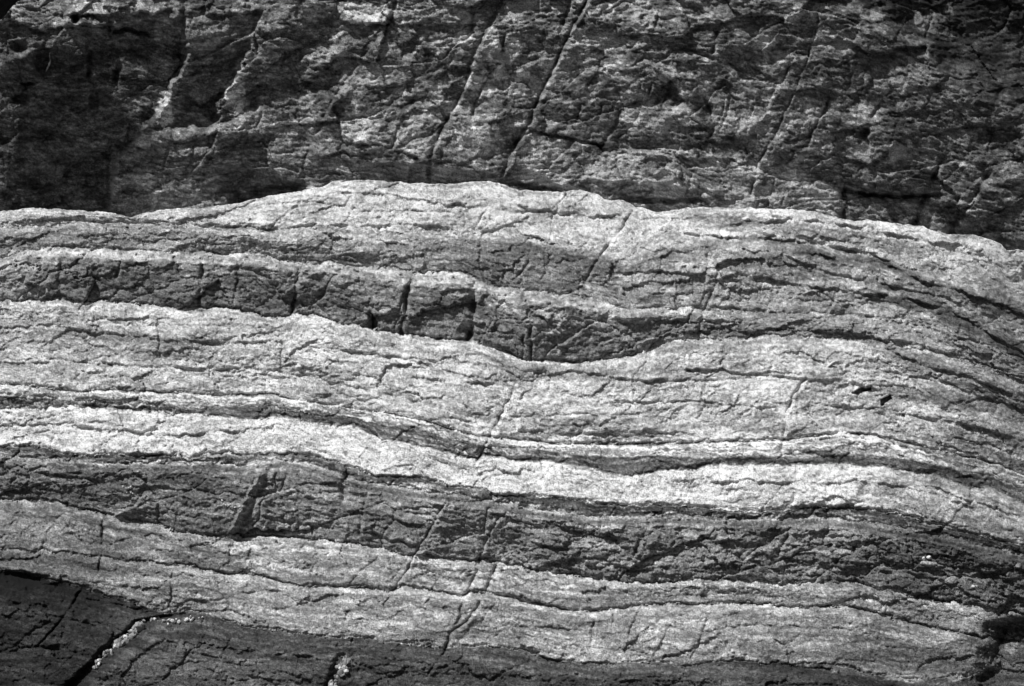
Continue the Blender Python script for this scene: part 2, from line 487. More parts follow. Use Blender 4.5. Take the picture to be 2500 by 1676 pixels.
right_dark = sstep(-30, 34, right_d + fbm(U / 60, V / 40, 4, 63, 0.6) * 16)
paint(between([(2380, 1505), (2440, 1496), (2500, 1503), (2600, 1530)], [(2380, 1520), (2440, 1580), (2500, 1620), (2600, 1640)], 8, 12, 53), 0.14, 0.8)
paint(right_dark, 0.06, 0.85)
paint(sstep(1.2, 0.5, ((U - 2472) / 22) ** 2 + ((V - 1572) / 26) ** 2 + fbm(U / 16, V / 12, 3, 62) * 1.4), 0.30, 0.8)
# general mottling
mott = fbm(U / 140, S / 46, 5, 71, 0.62)
mott2 = fbm(U / 46, S / 9, 4, 72, 0.62)
mott3 = fbm(U / 240, S / 5.5, 3, 73, 0.6)
mott4 = fbm(U / 10, V / 7, 3, 75, 0.65)
lamz = np.exp(-((V - Z[6][None, :] - 8) / 26.0) ** 2) + np.exp(-((V - Z[4][None, :] - 20) / 34.0) ** 2)
pal = np.clip((tone - 0.22) / 0.2, 0, 1)
swp = fbm(U / 210, S / 120, 3, 77) * 9
st1 = fbm(U / 330, (S + swp) / 17, 4, 78, 0.62)
st2 = fbm(U / 190, (S + swp) / 4.6, 3, 79, 0.65)
stk = np.array([.45, .7, .45, .75, 1.1, .6, 1.0, .6, .7, .55, .7], f32)[bed]
tone *= np.exp(mott * 0.9 + mott2 * (0.85 + 0.25 * pal) + mott4 * 0.85 + stk * np.where(pal > 0.5, 0.9 * st1 - 3.6 * np.clip(st1 - 0.13, 0, 1) + 0.9 * st2 - 4.2 * np.clip(st2 - 0.16, 0, 1), st1 * 1.6 + st2 * 1.7) + mott3 * 2.4 * lamz - 0.10)
flk = sstep(0.34, 0.46, fbm(U / 11, S / 5, 3, 76, 0.6)) * ((bed == 7) | (bed == 6)) * (0.4 + 0.6 * sstep(1000, 1600, U))
tone = tone * (1 - 0.75 * flk) + 0.46 * 0.75 * flk
sp = sstep(0.26, 0.42, fbm(U / 34, S / 13, 4, 74, 0.62) + 0.25 * mott) * pal
tone *= 1 - 0.55 * sp
# painted vignette: bed tone darkened in patches towards the frame edges

def edge_shade(u0, v0, ru, rv, kk, seed):
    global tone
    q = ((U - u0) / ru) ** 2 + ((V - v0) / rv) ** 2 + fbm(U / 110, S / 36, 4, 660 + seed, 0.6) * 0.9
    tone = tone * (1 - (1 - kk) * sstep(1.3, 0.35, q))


edge_shade(120, 1330, 480, 100, 0.62, 1)
edge_shade(20, 1390, 330, 60, 0.6, 11)
edge_shade(330, 1460, 260, 40, 0.7, 12)
edge_shade(2420, 1230, 330, 170, 0.55, 2)
edge_shade(2250, 1580, 420, 110, 0.72, 3)
edge_shade(2380, 1390, 380, 100, 0.55, 4)
edge_shade(2050, 720, 420, 130, 0.78, 5)
edge_shade(120, 880, 380, 140, 0.82, 6)
edge_shade(200, 1180, 420, 70, 0.70, 7)
edge_shade(150, 560, 420, 60, 0.75, 8)
edge_shade(500, 690, 500, 70, 0.8, 9)
edge_shade(2450, 900, 240, 200, 0.7, 10)
tone *= 1 - 0.6 * ((bed == 10) & (U < 320)) * sstep(420, 120, U)  # lower left corner darkened as part of the painted vignette
# ---- relief
ca = sstep(0.05, 0.35, perlin(U / 330, V / 200, 81) + 0.15)
warpx = fbm(U / 60, V / 60, 3, 82) * 26
warpy = fbm(U / 60, V / 60, 3, 83) * 14
h += fbm(U / 420, S / 200, 3, 84) * 40
fA, eA, idA = facets((U + warpx) / 120 + S / 300, (S + warpy) / 56, 85, 1.0, 0.25)
fB, eB, _ = facets((U + warpx) / 44 + S / 90, (S + warpy) / 20, 86, 1.0, 0.35)
fC, eC, _ = facets((U + warpx) / 19 + S / 40, (S + warpy * .6) / 8, 87, 1.0, 0.4)
fS, eS, idS = facets((U + 0.75 * V + warpx) / 175, (S + warpy * .5) / 95 + U / 900, 184, 1.0, 0.45)
big = np.array([0, 0, .8, 0, 0, 0, 1, 1, 0, 0, .25], f32)[bed]
h += fS * (4.0 + 11.0 * big)
h -= eS * (2.0 + 5.0 * big)
crumb = np.where(bed == 7, 0.35 + 0.65 * sstep(1150, 1650, U), 1.0).astype(f32)
rough = rough * crumb
h += fA * 9 * rough
h += fB * (1.5 + 2.4 * ca + 0.7 * (bed == 7) + 1.0 * (bed == 2)) * rough
h += fC * (0.6 + 0.9 * ca + 1.0 * (bed == 7)) * rough
fF, eF, _ = facets((U + warpx) / 30 + V / 50, (S + warpy * .7) / 7.5, 187, 0.7, 0.8)
h += fF * 2.3 * (bed == 7) * crumb
crk = sstep(0.0, 0.4, perlin(U / 150, V / 110, 88))
h -= eA * 4.5 * crk + eB * 2.0 * crk
lamw = fbm(U / 260, V / 260, 3, 89) * 1.2
lamk = np.array([.35, .6, .5, .45, 1.0, .35, 1.0, 1.2, .5, .5, .7], f32)[bed]
la = lamk * sstep(-0.15, 0.35, perlin(U / 300, S / 60, 90) + 0.15 * (bed == 4) + 0.2 * (bed == 10))
h += la * saw(-S / 13.0 + lamw * 2 + fbm(U / 110, S / 40, 3, 91) * 1.3) * 2.6
h += la * saw(-S / 5.6 + lamw * 3 + fbm(U / 60, S / 20, 3, 92) * 1.3) * 1.3
h += saw(-S / 30.0 + lamw + fbm(U / 150, S / 60, 3, 93) * 1.5) * 4.0 * lamk * sstep(-0.2, 0.3, perlin(U / 200, S / 90, 94))
fine = fbm(U / 17, S / 7.5, 5, 95, 0.7)
h += fine * (2.0 + 1.7 * rough)
pit = sstep(0.28, 0.5, fbm(U / 18, S / 8, 3, 97, 0.6))
h -= pit * 3.0
rdg = 1 - np.abs(fbm(U / 46 + warpx / 30, S / 26, 3, 98, 0.6)) * 9
h -= np.clip(rdg, 0, 1) * 3.2 * sstep(-0.05, 0.3, perlin(U / 90, V / 70, 99))

# ---- single lines: grooves, ledges and joints
def win(u0, u1, v0, v1):
    """rows and columns of the grid that a box of the picture touches"""
    c = np.where((U[0] >= u0) & (U[0] <= u1))[0]
    r = np.where((V.max(1) >= v0) & (V.min(1) <= v1))[0]
    return slice(r[0], r[-1] + 1), slice(c[0], c[-1] + 1)


def groove_h(pts, depth, w, seed=0, wob=4):
    """a groove along the bedding"""
    x, y = cv(pts)
    R, C = win(x[0] - 20, x[-1] + 20, y.min() - 30, y.max() + 30)
    uu, vv = U[0, C], V[R, C]
    z = uu * 0
    d = vv - (np.interp(uu, x, y) - fbm(uu / 30, z + seed * 3.3, 4, 500 + seed, 0.6) * wob * 1.6)[None, :]
    f = sstep(x[0] - 15, x[0] + 15, uu) * sstep(x[-1] + 15, x[-1] - 15, uu)
    f = f * np.clip(0.75 + perlin(uu / 45, z + seed, 520 + seed) * 1.3, 0.0, 1.4)
    h[R, C] -= (depth * f[None, :] * np.exp(-(d / w) ** 2)).astype(f32)


def lip_h(pts, amp, seed=0, run=24, wob=7):
    """a small ledge: the rock above the line stands proud and slopes back, the rock below is undercut"""
    x, y = cv(pts)
    R, C = win(x[0] - 20, x[-1] + 20, y.min() - 120, y.max() + 40)
    uu, vv = U[0, C], V[R, C]
    z = uu * 0
    d = (np.interp(uu, x, y) + fbm(uu / 42, z + seed * 2.9, 5, 600 + seed, 0.65) * wob * 1.8)[None, :] - vv
    f = sstep(x[0] - 20, x[0] + 40, uu) * sstep(x[-1] + 20, x[-1] - 40, uu) * np.clip(0.8 + perlin(uu / 60, z + seed, 620 + seed) * 1.6, 0.0, 1.7)
    g = sstep(-2.5, 1.5, d) * np.exp(-np.clip(d, 0, None) / run) - 0.5 * np.exp(-((d + 5) / 4) ** 2)
    h[R, C] += (amp * f[None, :] * g).astype(f32)


def groove_v(pts, depth, w, step=0, seed=0, wob=7, run=60, step_dir=1):
    """a joint across the bedding; step > 0: the rock on its right stands forward and falls back over run"""
    step = step * (0.55 if abs(step) < 20 else 1)
    x, y = cv(pts)
    R, C = win(x.min() - run * 4 - 30, x.max() + run * 4 + 30, y[0] - 20, y[-1] + 20)
    uu, vv = U[R, C], V[R, C]
    ax = np.arange(y[0] - 30, y[-1] + 30, 1.0)
    n1 = np.interp(ax, y, x) - fbm(ax / 26, ax * 0 + seed * 2.1, 4, 540 + seed, 0.6) * wob * 1.3
    m1 = np.clip(0.8 + perlin(ax / 40, ax * 0 + seed, 560 + seed) * 1.3, 0.05, 1.4)
    d = uu - np.interp(vv, ax, n1)
    f = sstep(y[0] - 10, y[0] + 10, vv) * sstep(y[-1] + 10, y[-1] - 10, vv)
    h[R, C] -= (depth * f * np.interp(vv, ax, m1) * np.exp(-(d / w) ** 2)).astype(f32)
    if step:
        dd = d * step_dir
        h[R, C] += (step * f * sstep(-1.5, 4, dd) * np.exp(-np.clip(dd, 0, None) / run)).astype(f32)


def dent(u0, v0, ru, rv, depth, ang=0.0, sharp=3):
    global h
    c, s_ = math.cos(ang), math.sin(ang)
    dx, dy = U - u0, V - v0
    a = (dx * c + dy * s_) / ru
    b = (-dx * s_ + dy * c) / rv
    h -= (depth * np.exp(-(a * a + b * b) ** sharp)).astype(f32)


groove_h(L4, 12, 3.2, 1)
groove_h([(540, 955), (654, 972), (788, 996), (896, 1015), (1012, 1034)], 6, 3, 2)
groove_h([(1300, 1060), (1454, 1062), (1600, 1068)], 5, 3, 3)
groove_h([(1960, 1082), (2040, 1068), (2100, 1072), (2180, 1088), (2300, 1112)], 12, 4, 4)
groove_h([(1300, 870), (1415, 886), (1500, 876)], 10, 4, 5)
groove_h([(1060, 826), (1100, 830), (1140, 832)], 16, 4, 6)
groove_h([(1150, 838), (1215, 852), (1281, 879), (1415, 885)], 10, 4, 7)
groove_h(D8[5:], 9, 3.5, 8)
groove_h(D6U, 7, 4, 9)
groove_h([(0, 1118), (154, 1116), (300, 1122), (440, 1122)], 8, 4, 10)
groove_h([(200, 1462), (260, 1472), (345, 1490)], 8, 3, 11)
groove_h([(180, 1475), (230, 1484), (290, 1500)], 6, 3, 12)
groove_h([(700, 760), (720, 764), (740, 766)], 5, 3, 13)
groove_h([(690, 840), (800, 852), (900, 862), (1000, 875), (1070, 885)], 6, 3, 14)
groove_h([(1060, 902), (1150, 920), (1260, 938)], 6, 3, 15)
groove_h([(1540, 930), (1640, 932), (1750, 930), (1850, 925)], 7, 4, 16)
groove_h([(1560, 752), (1650, 745), (1760, 752), (1850, 762)], 5, 4, 17)
groove_h([(1600, 720), (1660, 720), (1720, 718)], 5, 3, 18)
for k, (x0, y0, x1, y1) in enumerate([(0, 880, 300, 890), (80, 1040, 330, 1030), (500, 900, 760, 925), (820, 940, 1050, 990), (1250, 1020, 1560, 1015), (1500, 985, 1900, 1000),
                                     (2000, 990, 2250, 1010), (2100, 900, 2400, 960), (1700, 700, 1900, 690), (1900, 730, 2150, 745), (640, 505, 820, 500), (880, 520, 1100, 520),
                                     (250, 545, 480, 560), (1250, 520, 1400, 530), (430, 1300, 800, 1345), (520, 1465, 700, 1440), (1700, 1545, 1950, 1530), (1250, 1530, 1400, 1540),
                                     (60, 1505, 280, 1530), (30, 1580, 210, 1600), (460, 1580, 760, 1605), (420, 1620, 700, 1640), (900, 1610, 1100, 1632), (1250, 1650, 1700, 1658)]):
    xm = (x0 + x1) / 2
    groove_h([(x0, y0), (xm, (y0 + y1) / 2 - 6 + 5 * math.sin(k * 2.3)), (x1, y1)], 6, 3, 20 + k, 6)
LIPS = [[(1780, 548), (1850, 540), (1930, 535), (2000, 540), (2060, 548), (2120, 560), (2200, 575), (2280, 592), (2380, 600)],
        [(1610, 560), (1680, 570), (1770, 578), (1870, 580), (1985, 592), (2100, 612), (2177, 640), (2250, 665)],
        [(1940, 612), (2040, 630), (2158, 642), (2254, 688), (2350, 710), (2500, 768), (2700, 850)],
        [(1720, 690), (1800, 668), (1880, 680), (1980, 700), (2100, 715), (2200, 725), (2300, 750), (2400, 805), (2500, 862), (2700, 960)],
        [(1880, 800), (1985, 806), (2081, 815), (2177, 828), (2260, 845), (2350, 870), (2500, 930), (2700, 1000)],
        [(2170, 855), (2254, 895), (2369, 918), (2500, 975), (2700, 1060)], [(2230, 905), (2350, 950), (2450, 985), (2500, 1005), (2700, 1090)],
        [(1640, 905), (1720, 900), (1830, 912), (1960, 922), (2060, 928), (2150, 950)], [(1300, 905), (1430, 908), (1550, 930), (1690, 926)],
        [(1000, 920), (1100, 930), (1260, 938)], [(-200, 810), (0, 800), (120, 790), (230, 812), (330, 818), (420, 832), (560, 835), (690, 832)],
        [(-200, 890), (0, 885), (180, 882), (300, 890), (420, 895), (560, 905)], [(640, 560), (760, 548), (880, 552), (1000, 545), (1100, 555)],
        [(300, 530), (420, 545), (560, 550), (700, 562)], [(820, 470), (950, 475), (1080, 500), (1180, 505)], [(1250, 500), (1370, 520), (1480, 530), (1560, 520)],
        [(700, 845), (820, 855), (960, 870), (1070, 890)], [(60, 1035), (230, 1045), (420, 1060), (600, 1050)], [(1250, 1050), (1400, 1056), (1550, 1052), (1700, 1058)],
        [(-100, 1150), (150, 1160), (260, 1172)], [(880, 1290), (1000, 1330), (1100, 1338)], [(830, 1240), (950, 1262), (1040, 1290)], [(1230, 1300), (1330, 1330), (1450, 1350)],
        [(2000, 660), (2100, 680), (2200, 700), (2300, 722), (2420, 770)], [(1700, 600), (1800, 605), (1900, 620), (2000, 650)], [(2050, 765), (2150, 780), (2280, 800), (2400, 840), (2500, 890)],
        [(1500, 665), (1600, 660), (1720, 668)], [(1520, 775), (1600, 782), (1700, 778), (1850, 790)], [(2100, 1000), (2250, 1015), (2380, 1040), (2500, 1075)],
        [(2250, 1180), (2350, 1215), (2500, 1262)], [(2000, 1180), (2100, 1175), (2250, 1195), (2380, 1240)], [(1700, 1180), (1800, 1172), (1950, 1180)],
        [(1900, 1310), (1990, 1300), (2080, 1312)], [(2130, 1385), (2230, 1400), (2320, 1425)], [(1650, 1330), (1760, 1320), (1880, 1330)], [(1950, 1378), (2060, 1370), (2150, 1380)],
        [(1300, 1280), (1420, 1296), (1540, 1300)], [(300, 1200), (400, 1190), (520, 1200)], [(640, 1260), (740, 1275), (860, 1290)], [(60, 1190), (170, 1200)],
        [(430, 1585), (560, 1610), (700, 1625)], [(470, 1625), (600, 1650), (760, 1668)], [(100, 1500), (220, 1520), (300, 1535)], [(0, 1465), (130, 1478), (230, 1492), (320, 1508)],
        [(1230, 1650), (1400, 1662), (1560, 1658), (1760, 1664)], [(880, 1625), (980, 1640), (1060, 1650)]]
for i_, L_ in enumerate(LIPS):
    lip_h(L_, 8.0 if i_ < 9 else (3.5 if i_ >= 40 else 6.0), i_)
# joints
groove_v([(1092, 1222), (1046, 1299), (1023, 1338), (1008, 1368), (985, 1407), (958, 1449), (938, 1476), (948, 1511)], 10, 3.2, 14, 1)
groove_v([(1219, 1264), (1185, 1326), (1169, 1372)], 8, 3, 8, 2)
groove_v([(1212, 1380), (1185, 1445), (1165, 1484), (1138, 1518), (1100, 1545), (1085, 1591), (1050, 1645)], 14, 5, 16, 3)
groove_v([(1173, 1376), (1146, 1430), (1127, 1491), (1115, 1526)], 9, 4, 5, 4)
groove_v([(1588, 1276), (1561, 1322), (1546, 1361)], 12, 5, 12, 5)
groove_v([(1935, 1284), (1908, 1341), (1900, 1364)], 10, 6, 14, 6)
groove_v([(640, 1134), (612, 1191), (586, 1241), (556, 1299)], 0, 5, 30, 7, run=26)
groove_v([(668, 1130), (640, 1191), (615, 1241), (585, 1299)], 12, 8, 0, 37)
groove_v([(352, 1207), (322, 1238), (275, 1261)], 5, 5, 26, 8, run=50)
groove_v([(835, 1165), (833, 1195), (842, 1230)], 14, 6, 0, 9)
groove_v([(900, 1195), (885, 1250), (878, 1310)], 8, 4, 12, 10)
groove_v([(250, 1268), (250, 1345), (238, 1399)], 10, 3, 4, 11)
groove_v([(421, 1395), (421, 1441), (415, 1491)], 8, 3, 6, 12)
groove_v([(200, 1441), (169, 1491), (115, 1553), (88, 1580)], 12, 3.5, 4, 13)
groove_v([(1546, 515), (1515, 562), (1488, 596), (1469, 623), (1438, 669), (1415, 715)], 12, 4, 8, 14)
groove_v([(1262, 938), (1242, 977), (1223, 1008), (1196, 1070), (1165, 1130)], 10, 4, 10, 15)
groove_v([(1758, 654), (1738, 712), (1719, 765), (1704, 819)], 9, 4, 5, 16)
groove_v([(1965, 923), (1938, 965), (1919, 1012), (1915, 1069), (1910, 1100)], 12, 4.5, 14, 17, run=90)
groove_v([(1452, 1500), (1450, 1518), (1446, 1572)], 9, 4, 10, 18)
groove_v([(1565, 1484), (1548, 1520), (1531, 1557)], 8, 4, 8, 19)
groove_v([(1500, 1490), (1496, 1528)], 9, 3, 0, 20)
groove_v([(1727, 1511), (1708, 1572), (1688, 1607)], 9, 4, 3, 21)
groove_v([(1630, 1568), (1660, 1590), (1688, 1607)], 7, 3, 0, 22)
groove_v([(303, 630), (288, 660), (285, 681)], 14, 5, 6, 23)
groove_v([(496, 638), (490, 690), (488, 746)], 13, 5, 6, 24)
groove_v([(585, 640), (578, 690), (570, 746)], 7, 3, 3, 25)
groove_v([(728, 655), (718, 740), (708, 777)], 20, 4.5, 10, 26)
groove_v([(1005, 676), (994, 735), (981, 815)], 26, 5, 12, 27)
groove_v([(1156, 690), (1152, 792), (1138, 834)], 26, 7, -16, 28, run=110)
groove_v([(1277, 823), (1277, 877)], 16, 3, 0, 29)
groove_v([(1290, 760), (1297, 823), (1296, 879)], 14, 3.5, 0, 30)
groove_v([(687, 835), (688, 896)], 12, 3, 4, 31)
groove_v([(386, 780), (390, 869)], 11, 4, 6, 32)
groove_v([(150, 640), (145, 690), (148, 735)], 10, 4, 4, 33)
groove_v([(308, 740), (312, 770)], 12, 4, 0, 34)
groove_v([(1177, 570), (1172, 640), (1185, 690)], 8, 4, 3, 35)
groove_v([(1300, 590), (1290, 640), (1258, 685)], 9, 4, 3, 36)
groove_v([(1352, 610), (1330, 670), (1310, 700)], 8, 4, 3, 38)
groove_v([(1370, 466), (1360, 510), (1345, 545)], 8, 4, 4, 39)
groove_v([(1200, 500), (1180, 525), (1160, 560)], 6, 3, 4, 40)
groove_v([(2055, 690), (2035, 730), (2020, 765)], 7, 4, 4, 41)
groove_v([(2263, 1240), (2265, 1265)], 7, 4, 0, 42)
groove_v([(1945, 1150), (1940, 1190), (1935, 1230)], 8, 5, 6, 43)
groove_v([(570, 1545), (545, 1600), (520, 1650)], 6, 3, 8, 44)
groove_v([(905, 762), (907, 806)], 18, 5, 0, 45)
groove_v([(1760, 1120), (1758, 1150)], 6, 4, 0, 46)
def chip(poly, depth):
    """a sharp-edged notch where a flake has dropped out"""
    global h
    inside = np.zeros(U.shape, bool)
    n = len(poly)
    for i in range(n):
        (x1, y1), (x2, y2) = poly[i], poly[(i + 1) % n]
        if y1 == y2:
            continue
        c = ((y1 > V) != (y2 > V)) & (U < (x2 - x1) * (V - y1) / (y2 - y1) + x1)
        inside ^= c
    h = np.where(inside, h - depth, h).astype(f32)


# hollows with sharp rims
chip([(2077, 960), (2087, 956), (2095, 951), (2105, 946), (2112, 950), (2127, 947), (2127, 954), (2113, 955), (2103, 959), (2095, 965), (2088, 962)], 46)
chip([(2149, 976), (2176, 964), (2177, 974), (2162, 984), (2155, 992), (2150, 990)], 44)
chip([(906, 763), (922, 785), (922, 798), (907, 807)], 40)
dent(1135, 815, 18, 22, 14, -0.5, 2)
dent(60, 1412, 60, 14, 22, 0.12, 2)
dent(1720, 640, 30, 20, 8, 0.3, 1.5)
dent(2115, 1195, 14, 26, 8, 0.6, 2)
dent(560, 610, 12, 6, 10, 0, 2)
dent(840, 1185, 12, 16, 14, 0.2, 2)

# the two gullies at the bottom
GUL = [(440, 1500), (392, 1508), (358, 1514), (330, 1540), (301, 1566), (272, 1590), (250, 1611), (229, 1634), (200, 1662), (150, 1715), (90, 1800)]
gx, gy = cv(GUL)
g_u = np.interp(V, gy, gx)
gd = (U - g_u) * 0.72 + fbm(V / 40, U / 40, 3, 640) * 6
gm = sstep(1490, 1512, V)
h -= (gm * 17 * np.exp(-(gd / 19) ** 4) + gm * 10 * np.exp(-((gd + 13) / 5) ** 2)).astype(f32)
h += (gm * 14 * sstep(-4, 30, gd) * np.exp(-np.clip(gd, 0, None) / 140)).astype(f32)
GUL2 = [(838, 1592), (828, 1615), (818, 1640), (808, 1665), (795, 1700), (770, 1800)]
g2 = U - np.interp(V, *reversed(cv(GUL2))) + fbm(V / 20, U / 20, 3, 641) * 5
h -= (sstep(1590, 1606, V) * 15 * np.exp(-(g2 / 13) ** 4)).astype(f32)
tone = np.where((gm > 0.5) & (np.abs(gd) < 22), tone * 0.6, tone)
# right slab: rounded shoulder under the pale bed
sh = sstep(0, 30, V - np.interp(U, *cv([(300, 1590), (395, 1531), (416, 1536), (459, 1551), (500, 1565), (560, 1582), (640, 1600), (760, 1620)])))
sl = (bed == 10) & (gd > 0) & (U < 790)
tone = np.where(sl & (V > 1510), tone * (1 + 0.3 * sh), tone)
shb = np.exp(-((V - 12 - np.interp(U, *cv([(300, 1590), (395, 1531), (416, 1536), (459, 1551), (500, 1565), (560, 1582), (640, 1600), (760, 1620)]))) / 14) ** 2)
h += np.where(sl, sh * 20 * sstep(800, 700, U), 0)

# ---- distance of the surface
base_d = 7.15 + (1700 - V) / 1230.0 * 2.25
base_d = base_d + ((U - 1250) / 1250.0) ** 2 * 0.10
base_d += np.clip((U - 2260) / 260.0, 0, None) ** 2 * 0.55 * sstep(1700, 1000, V) * 0.6
base_d += np.clip((right_d + 60) / 70.0, 0, 1.2) ** 2 * 0.12 * sstep(1490, 1530, V)
base_d -= np.clip((V - 1676) / 124, 0, None) * 0.5
h[0] = h[1]
D_OUT = (base_d - h * PX).astype(f32)
X, Y, Zw = place(U, V, D_OUT)
P = np.stack([X, Y, Zw], -1).astype(f32)
# roll the crest over to the back
back = []
tb = []
for k in range(1, 9):
    q = P[0].copy()
    q[:, 1] += 0.05 * k * (1 + 0.15 * k)
    q[:, 2] -= 0.006 * k * k + 0.004 * k
    q[:, 2] += fbm(u_ax / 60, u_ax * 0 + k * 0.7, 3, 700) * 0.01 * k
    back.append(q)
    tb.append(tone[0])
P = np.concatenate([np.array(back[::-1]), P], 0)
toneA = np.concatenate([np.array(tb[::-1]), tone], 0)
bedA = np.concatenate([np.zeros((8, NU), np.int32), bed], 0)
UA = np.concatenate([np.broadcast_to(u_ax, (8, NU)), U], 0)
VA = np.concatenate([np.broadcast_to(Z[0], (8, NU)), V], 0)
gdA = np.concatenate([np.full((8, NU), 99, f32), gd], 0)

NR = P.shape[0]
q00 = (np.arange(NR - 1)[:, None] * NU + np.arange(NU - 1)[None, :])
quads = np.stack([q00, q00 + NU, q00 + NU + 1, q00 + 1], -1).reshape(-1, 4)
qb = bedA[:-1, :-1].ravel()
qu = UA[:-1, :-1].ravel()
qv = VA[:-1, :-1].ravel()
qg = gdA[:-1, :-1].ravel()
Pf = P.reshape(-1, 3)
Tf = toneA.ravel()


def piece(mask, name, mat, parent, src=(Pf, Tf), qd=None, label=None):
    f = (quads if qd is None else qd)[mask]
    ids, inv = np.unique(f, return_inverse=True)
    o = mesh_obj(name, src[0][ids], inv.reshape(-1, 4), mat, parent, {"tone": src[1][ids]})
    if label:
        o["label"] = label
    return o


outcrop = tag(empty("rock_outcrop", (0, 8.2, 0)), "pale banded rock outcrop with dark seams lying in front of the dark cliff", "rock outcrop")
bpy.context.view_layer.update()


def jx(pts):
    x, y = cv(pts)
    return np.interp(qv, y, x)


J = {
    'a': [(303, 600), (288, 690), (280, 780)], 'b': [(498, 600), (490, 690), (486, 780)], 'c': [(732, 620), (718, 740), (706, 800)],
    'd': [(1008, 640), (994, 735), (978, 830)], 'e': [(1158, 650), (1152, 792), (1136, 850)], 'f': [(1285, 690), (1297, 823), (1296, 900)],
    'g': [(1758, 700), (1704, 830)],
}
LJ1 = [(1092, 1222), (1046, 1299), (1008, 1368), (985, 1407), (958, 1449), (938, 1476), (948, 1511), (930, 1600)]
LJ2 = [(1260, 1200), (1219, 1264), (1212, 1380), (1185, 1445), (1165, 1484), (1138, 1518), (1100, 1545), (1085, 1591)]
LJ3 = [(1600, 1240), (1561, 1322), (1546, 1400), (1565, 1484), (1531, 1557), (1500, 1640)]
LJ0 = [(680, 1110), (612, 1191), (556, 1299), (421, 1395), (415, 1500)]


def split_bed(k, name, label, cuts, sub):
    m = (qb == k) if isinstance(k, int) else np.isin(qb, k)
    if not cuts:
        return piece(m, name, M_OUT, outcrop, label=label)
    idx = np.zeros(len(qb), np.int32)
    for c in cuts:
        idx += qu > jx(c)
    first = piece(m & (idx == 0), name, M_OUT, outcrop, label=label)
    for i in range(1, len(cuts) + 1):
        mm = m & (idx == i)
        if mm.any():
            piece(mm, sub, M_OUT, first)
    return first


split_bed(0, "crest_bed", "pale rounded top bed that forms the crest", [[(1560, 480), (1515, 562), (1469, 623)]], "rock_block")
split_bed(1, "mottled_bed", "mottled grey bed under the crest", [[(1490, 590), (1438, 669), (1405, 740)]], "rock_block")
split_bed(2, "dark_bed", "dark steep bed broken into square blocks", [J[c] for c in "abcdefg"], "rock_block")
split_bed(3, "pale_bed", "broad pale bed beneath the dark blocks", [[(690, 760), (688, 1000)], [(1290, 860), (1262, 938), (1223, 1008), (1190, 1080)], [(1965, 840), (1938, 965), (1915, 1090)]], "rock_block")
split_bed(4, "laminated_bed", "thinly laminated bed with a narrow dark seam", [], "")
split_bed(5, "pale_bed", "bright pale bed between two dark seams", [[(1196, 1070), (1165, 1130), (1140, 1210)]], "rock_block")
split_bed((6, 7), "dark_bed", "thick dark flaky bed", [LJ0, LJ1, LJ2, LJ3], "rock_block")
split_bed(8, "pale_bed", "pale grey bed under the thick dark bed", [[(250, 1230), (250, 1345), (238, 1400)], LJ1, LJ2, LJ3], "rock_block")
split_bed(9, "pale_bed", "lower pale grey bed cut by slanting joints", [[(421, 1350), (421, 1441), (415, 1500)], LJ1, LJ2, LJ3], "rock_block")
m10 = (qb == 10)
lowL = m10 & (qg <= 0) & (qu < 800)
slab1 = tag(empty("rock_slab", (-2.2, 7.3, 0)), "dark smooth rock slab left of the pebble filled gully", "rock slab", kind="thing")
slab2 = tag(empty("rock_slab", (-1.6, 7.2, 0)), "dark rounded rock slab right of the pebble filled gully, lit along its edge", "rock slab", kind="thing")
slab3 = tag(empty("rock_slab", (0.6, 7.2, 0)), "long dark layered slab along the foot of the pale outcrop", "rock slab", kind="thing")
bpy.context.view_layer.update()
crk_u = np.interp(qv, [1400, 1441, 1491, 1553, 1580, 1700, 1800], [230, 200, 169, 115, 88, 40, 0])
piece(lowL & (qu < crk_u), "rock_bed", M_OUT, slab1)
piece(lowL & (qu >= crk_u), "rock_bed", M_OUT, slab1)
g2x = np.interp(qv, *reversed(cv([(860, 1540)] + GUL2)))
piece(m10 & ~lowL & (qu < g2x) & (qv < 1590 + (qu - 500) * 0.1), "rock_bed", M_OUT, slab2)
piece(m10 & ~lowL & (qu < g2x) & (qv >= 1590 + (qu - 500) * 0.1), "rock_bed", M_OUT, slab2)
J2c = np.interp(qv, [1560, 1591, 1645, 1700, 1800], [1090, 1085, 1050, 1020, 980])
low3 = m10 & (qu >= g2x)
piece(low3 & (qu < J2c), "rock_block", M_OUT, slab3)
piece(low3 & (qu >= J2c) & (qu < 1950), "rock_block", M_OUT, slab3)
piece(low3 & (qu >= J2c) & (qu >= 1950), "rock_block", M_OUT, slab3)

# ================================================================== the dark cliff behind
cu = np.concatenate([np.arange(-420, -10, 14), np.arange(-10, 2510, 2.6), np.arange(2510, 2920, 14)]).astype(f32)
cvx = np.concatenate([np.arange(-260, -8, 12), np.arange(-8, 620, 2.5), np.arange(620, 760, 20)]).astype(f32)
U, V = np.meshgrid(cu, cvx)
U = U.astype(f32)
V = V.astype(f32)
NCU, NCV = len(cu), len(cvx)
h = np.zeros(U.shape, f32)
tone = np.full(U.shape, 0.17, f32)
S = (V - 0.10 * (U - 1250) * sstep(1300, 2500, U) + fbm(U / 400, V / 300, 2, 800) * 40).astype(f32)   # bedding dips to the right


def lin(pts):
    x, y = cv(pts)
    return np.interp(V, y, x)


def right_of(pts, amp, w=4, run=None, y0=None, y1=None, wob=7, seed=0):
    """rock to the right of a fracture stands amp forward"""
    global h
    d = U - lin(pts) + fbm(V / 34, U * 0 + seed * 1.7, 4, 820 + seed, 0.6) * wob
    m = sstep(-w, w, d)
    if run:
        m = m * np.exp(-np.clip(d, 0, None) / run)
    if y0 is not None:
        m = m * sstep(y0 - 12, y0 + 12, V) * sstep(y1 + 12, y1 - 12, V)
    h += (amp * m).astype(f32)
    return d


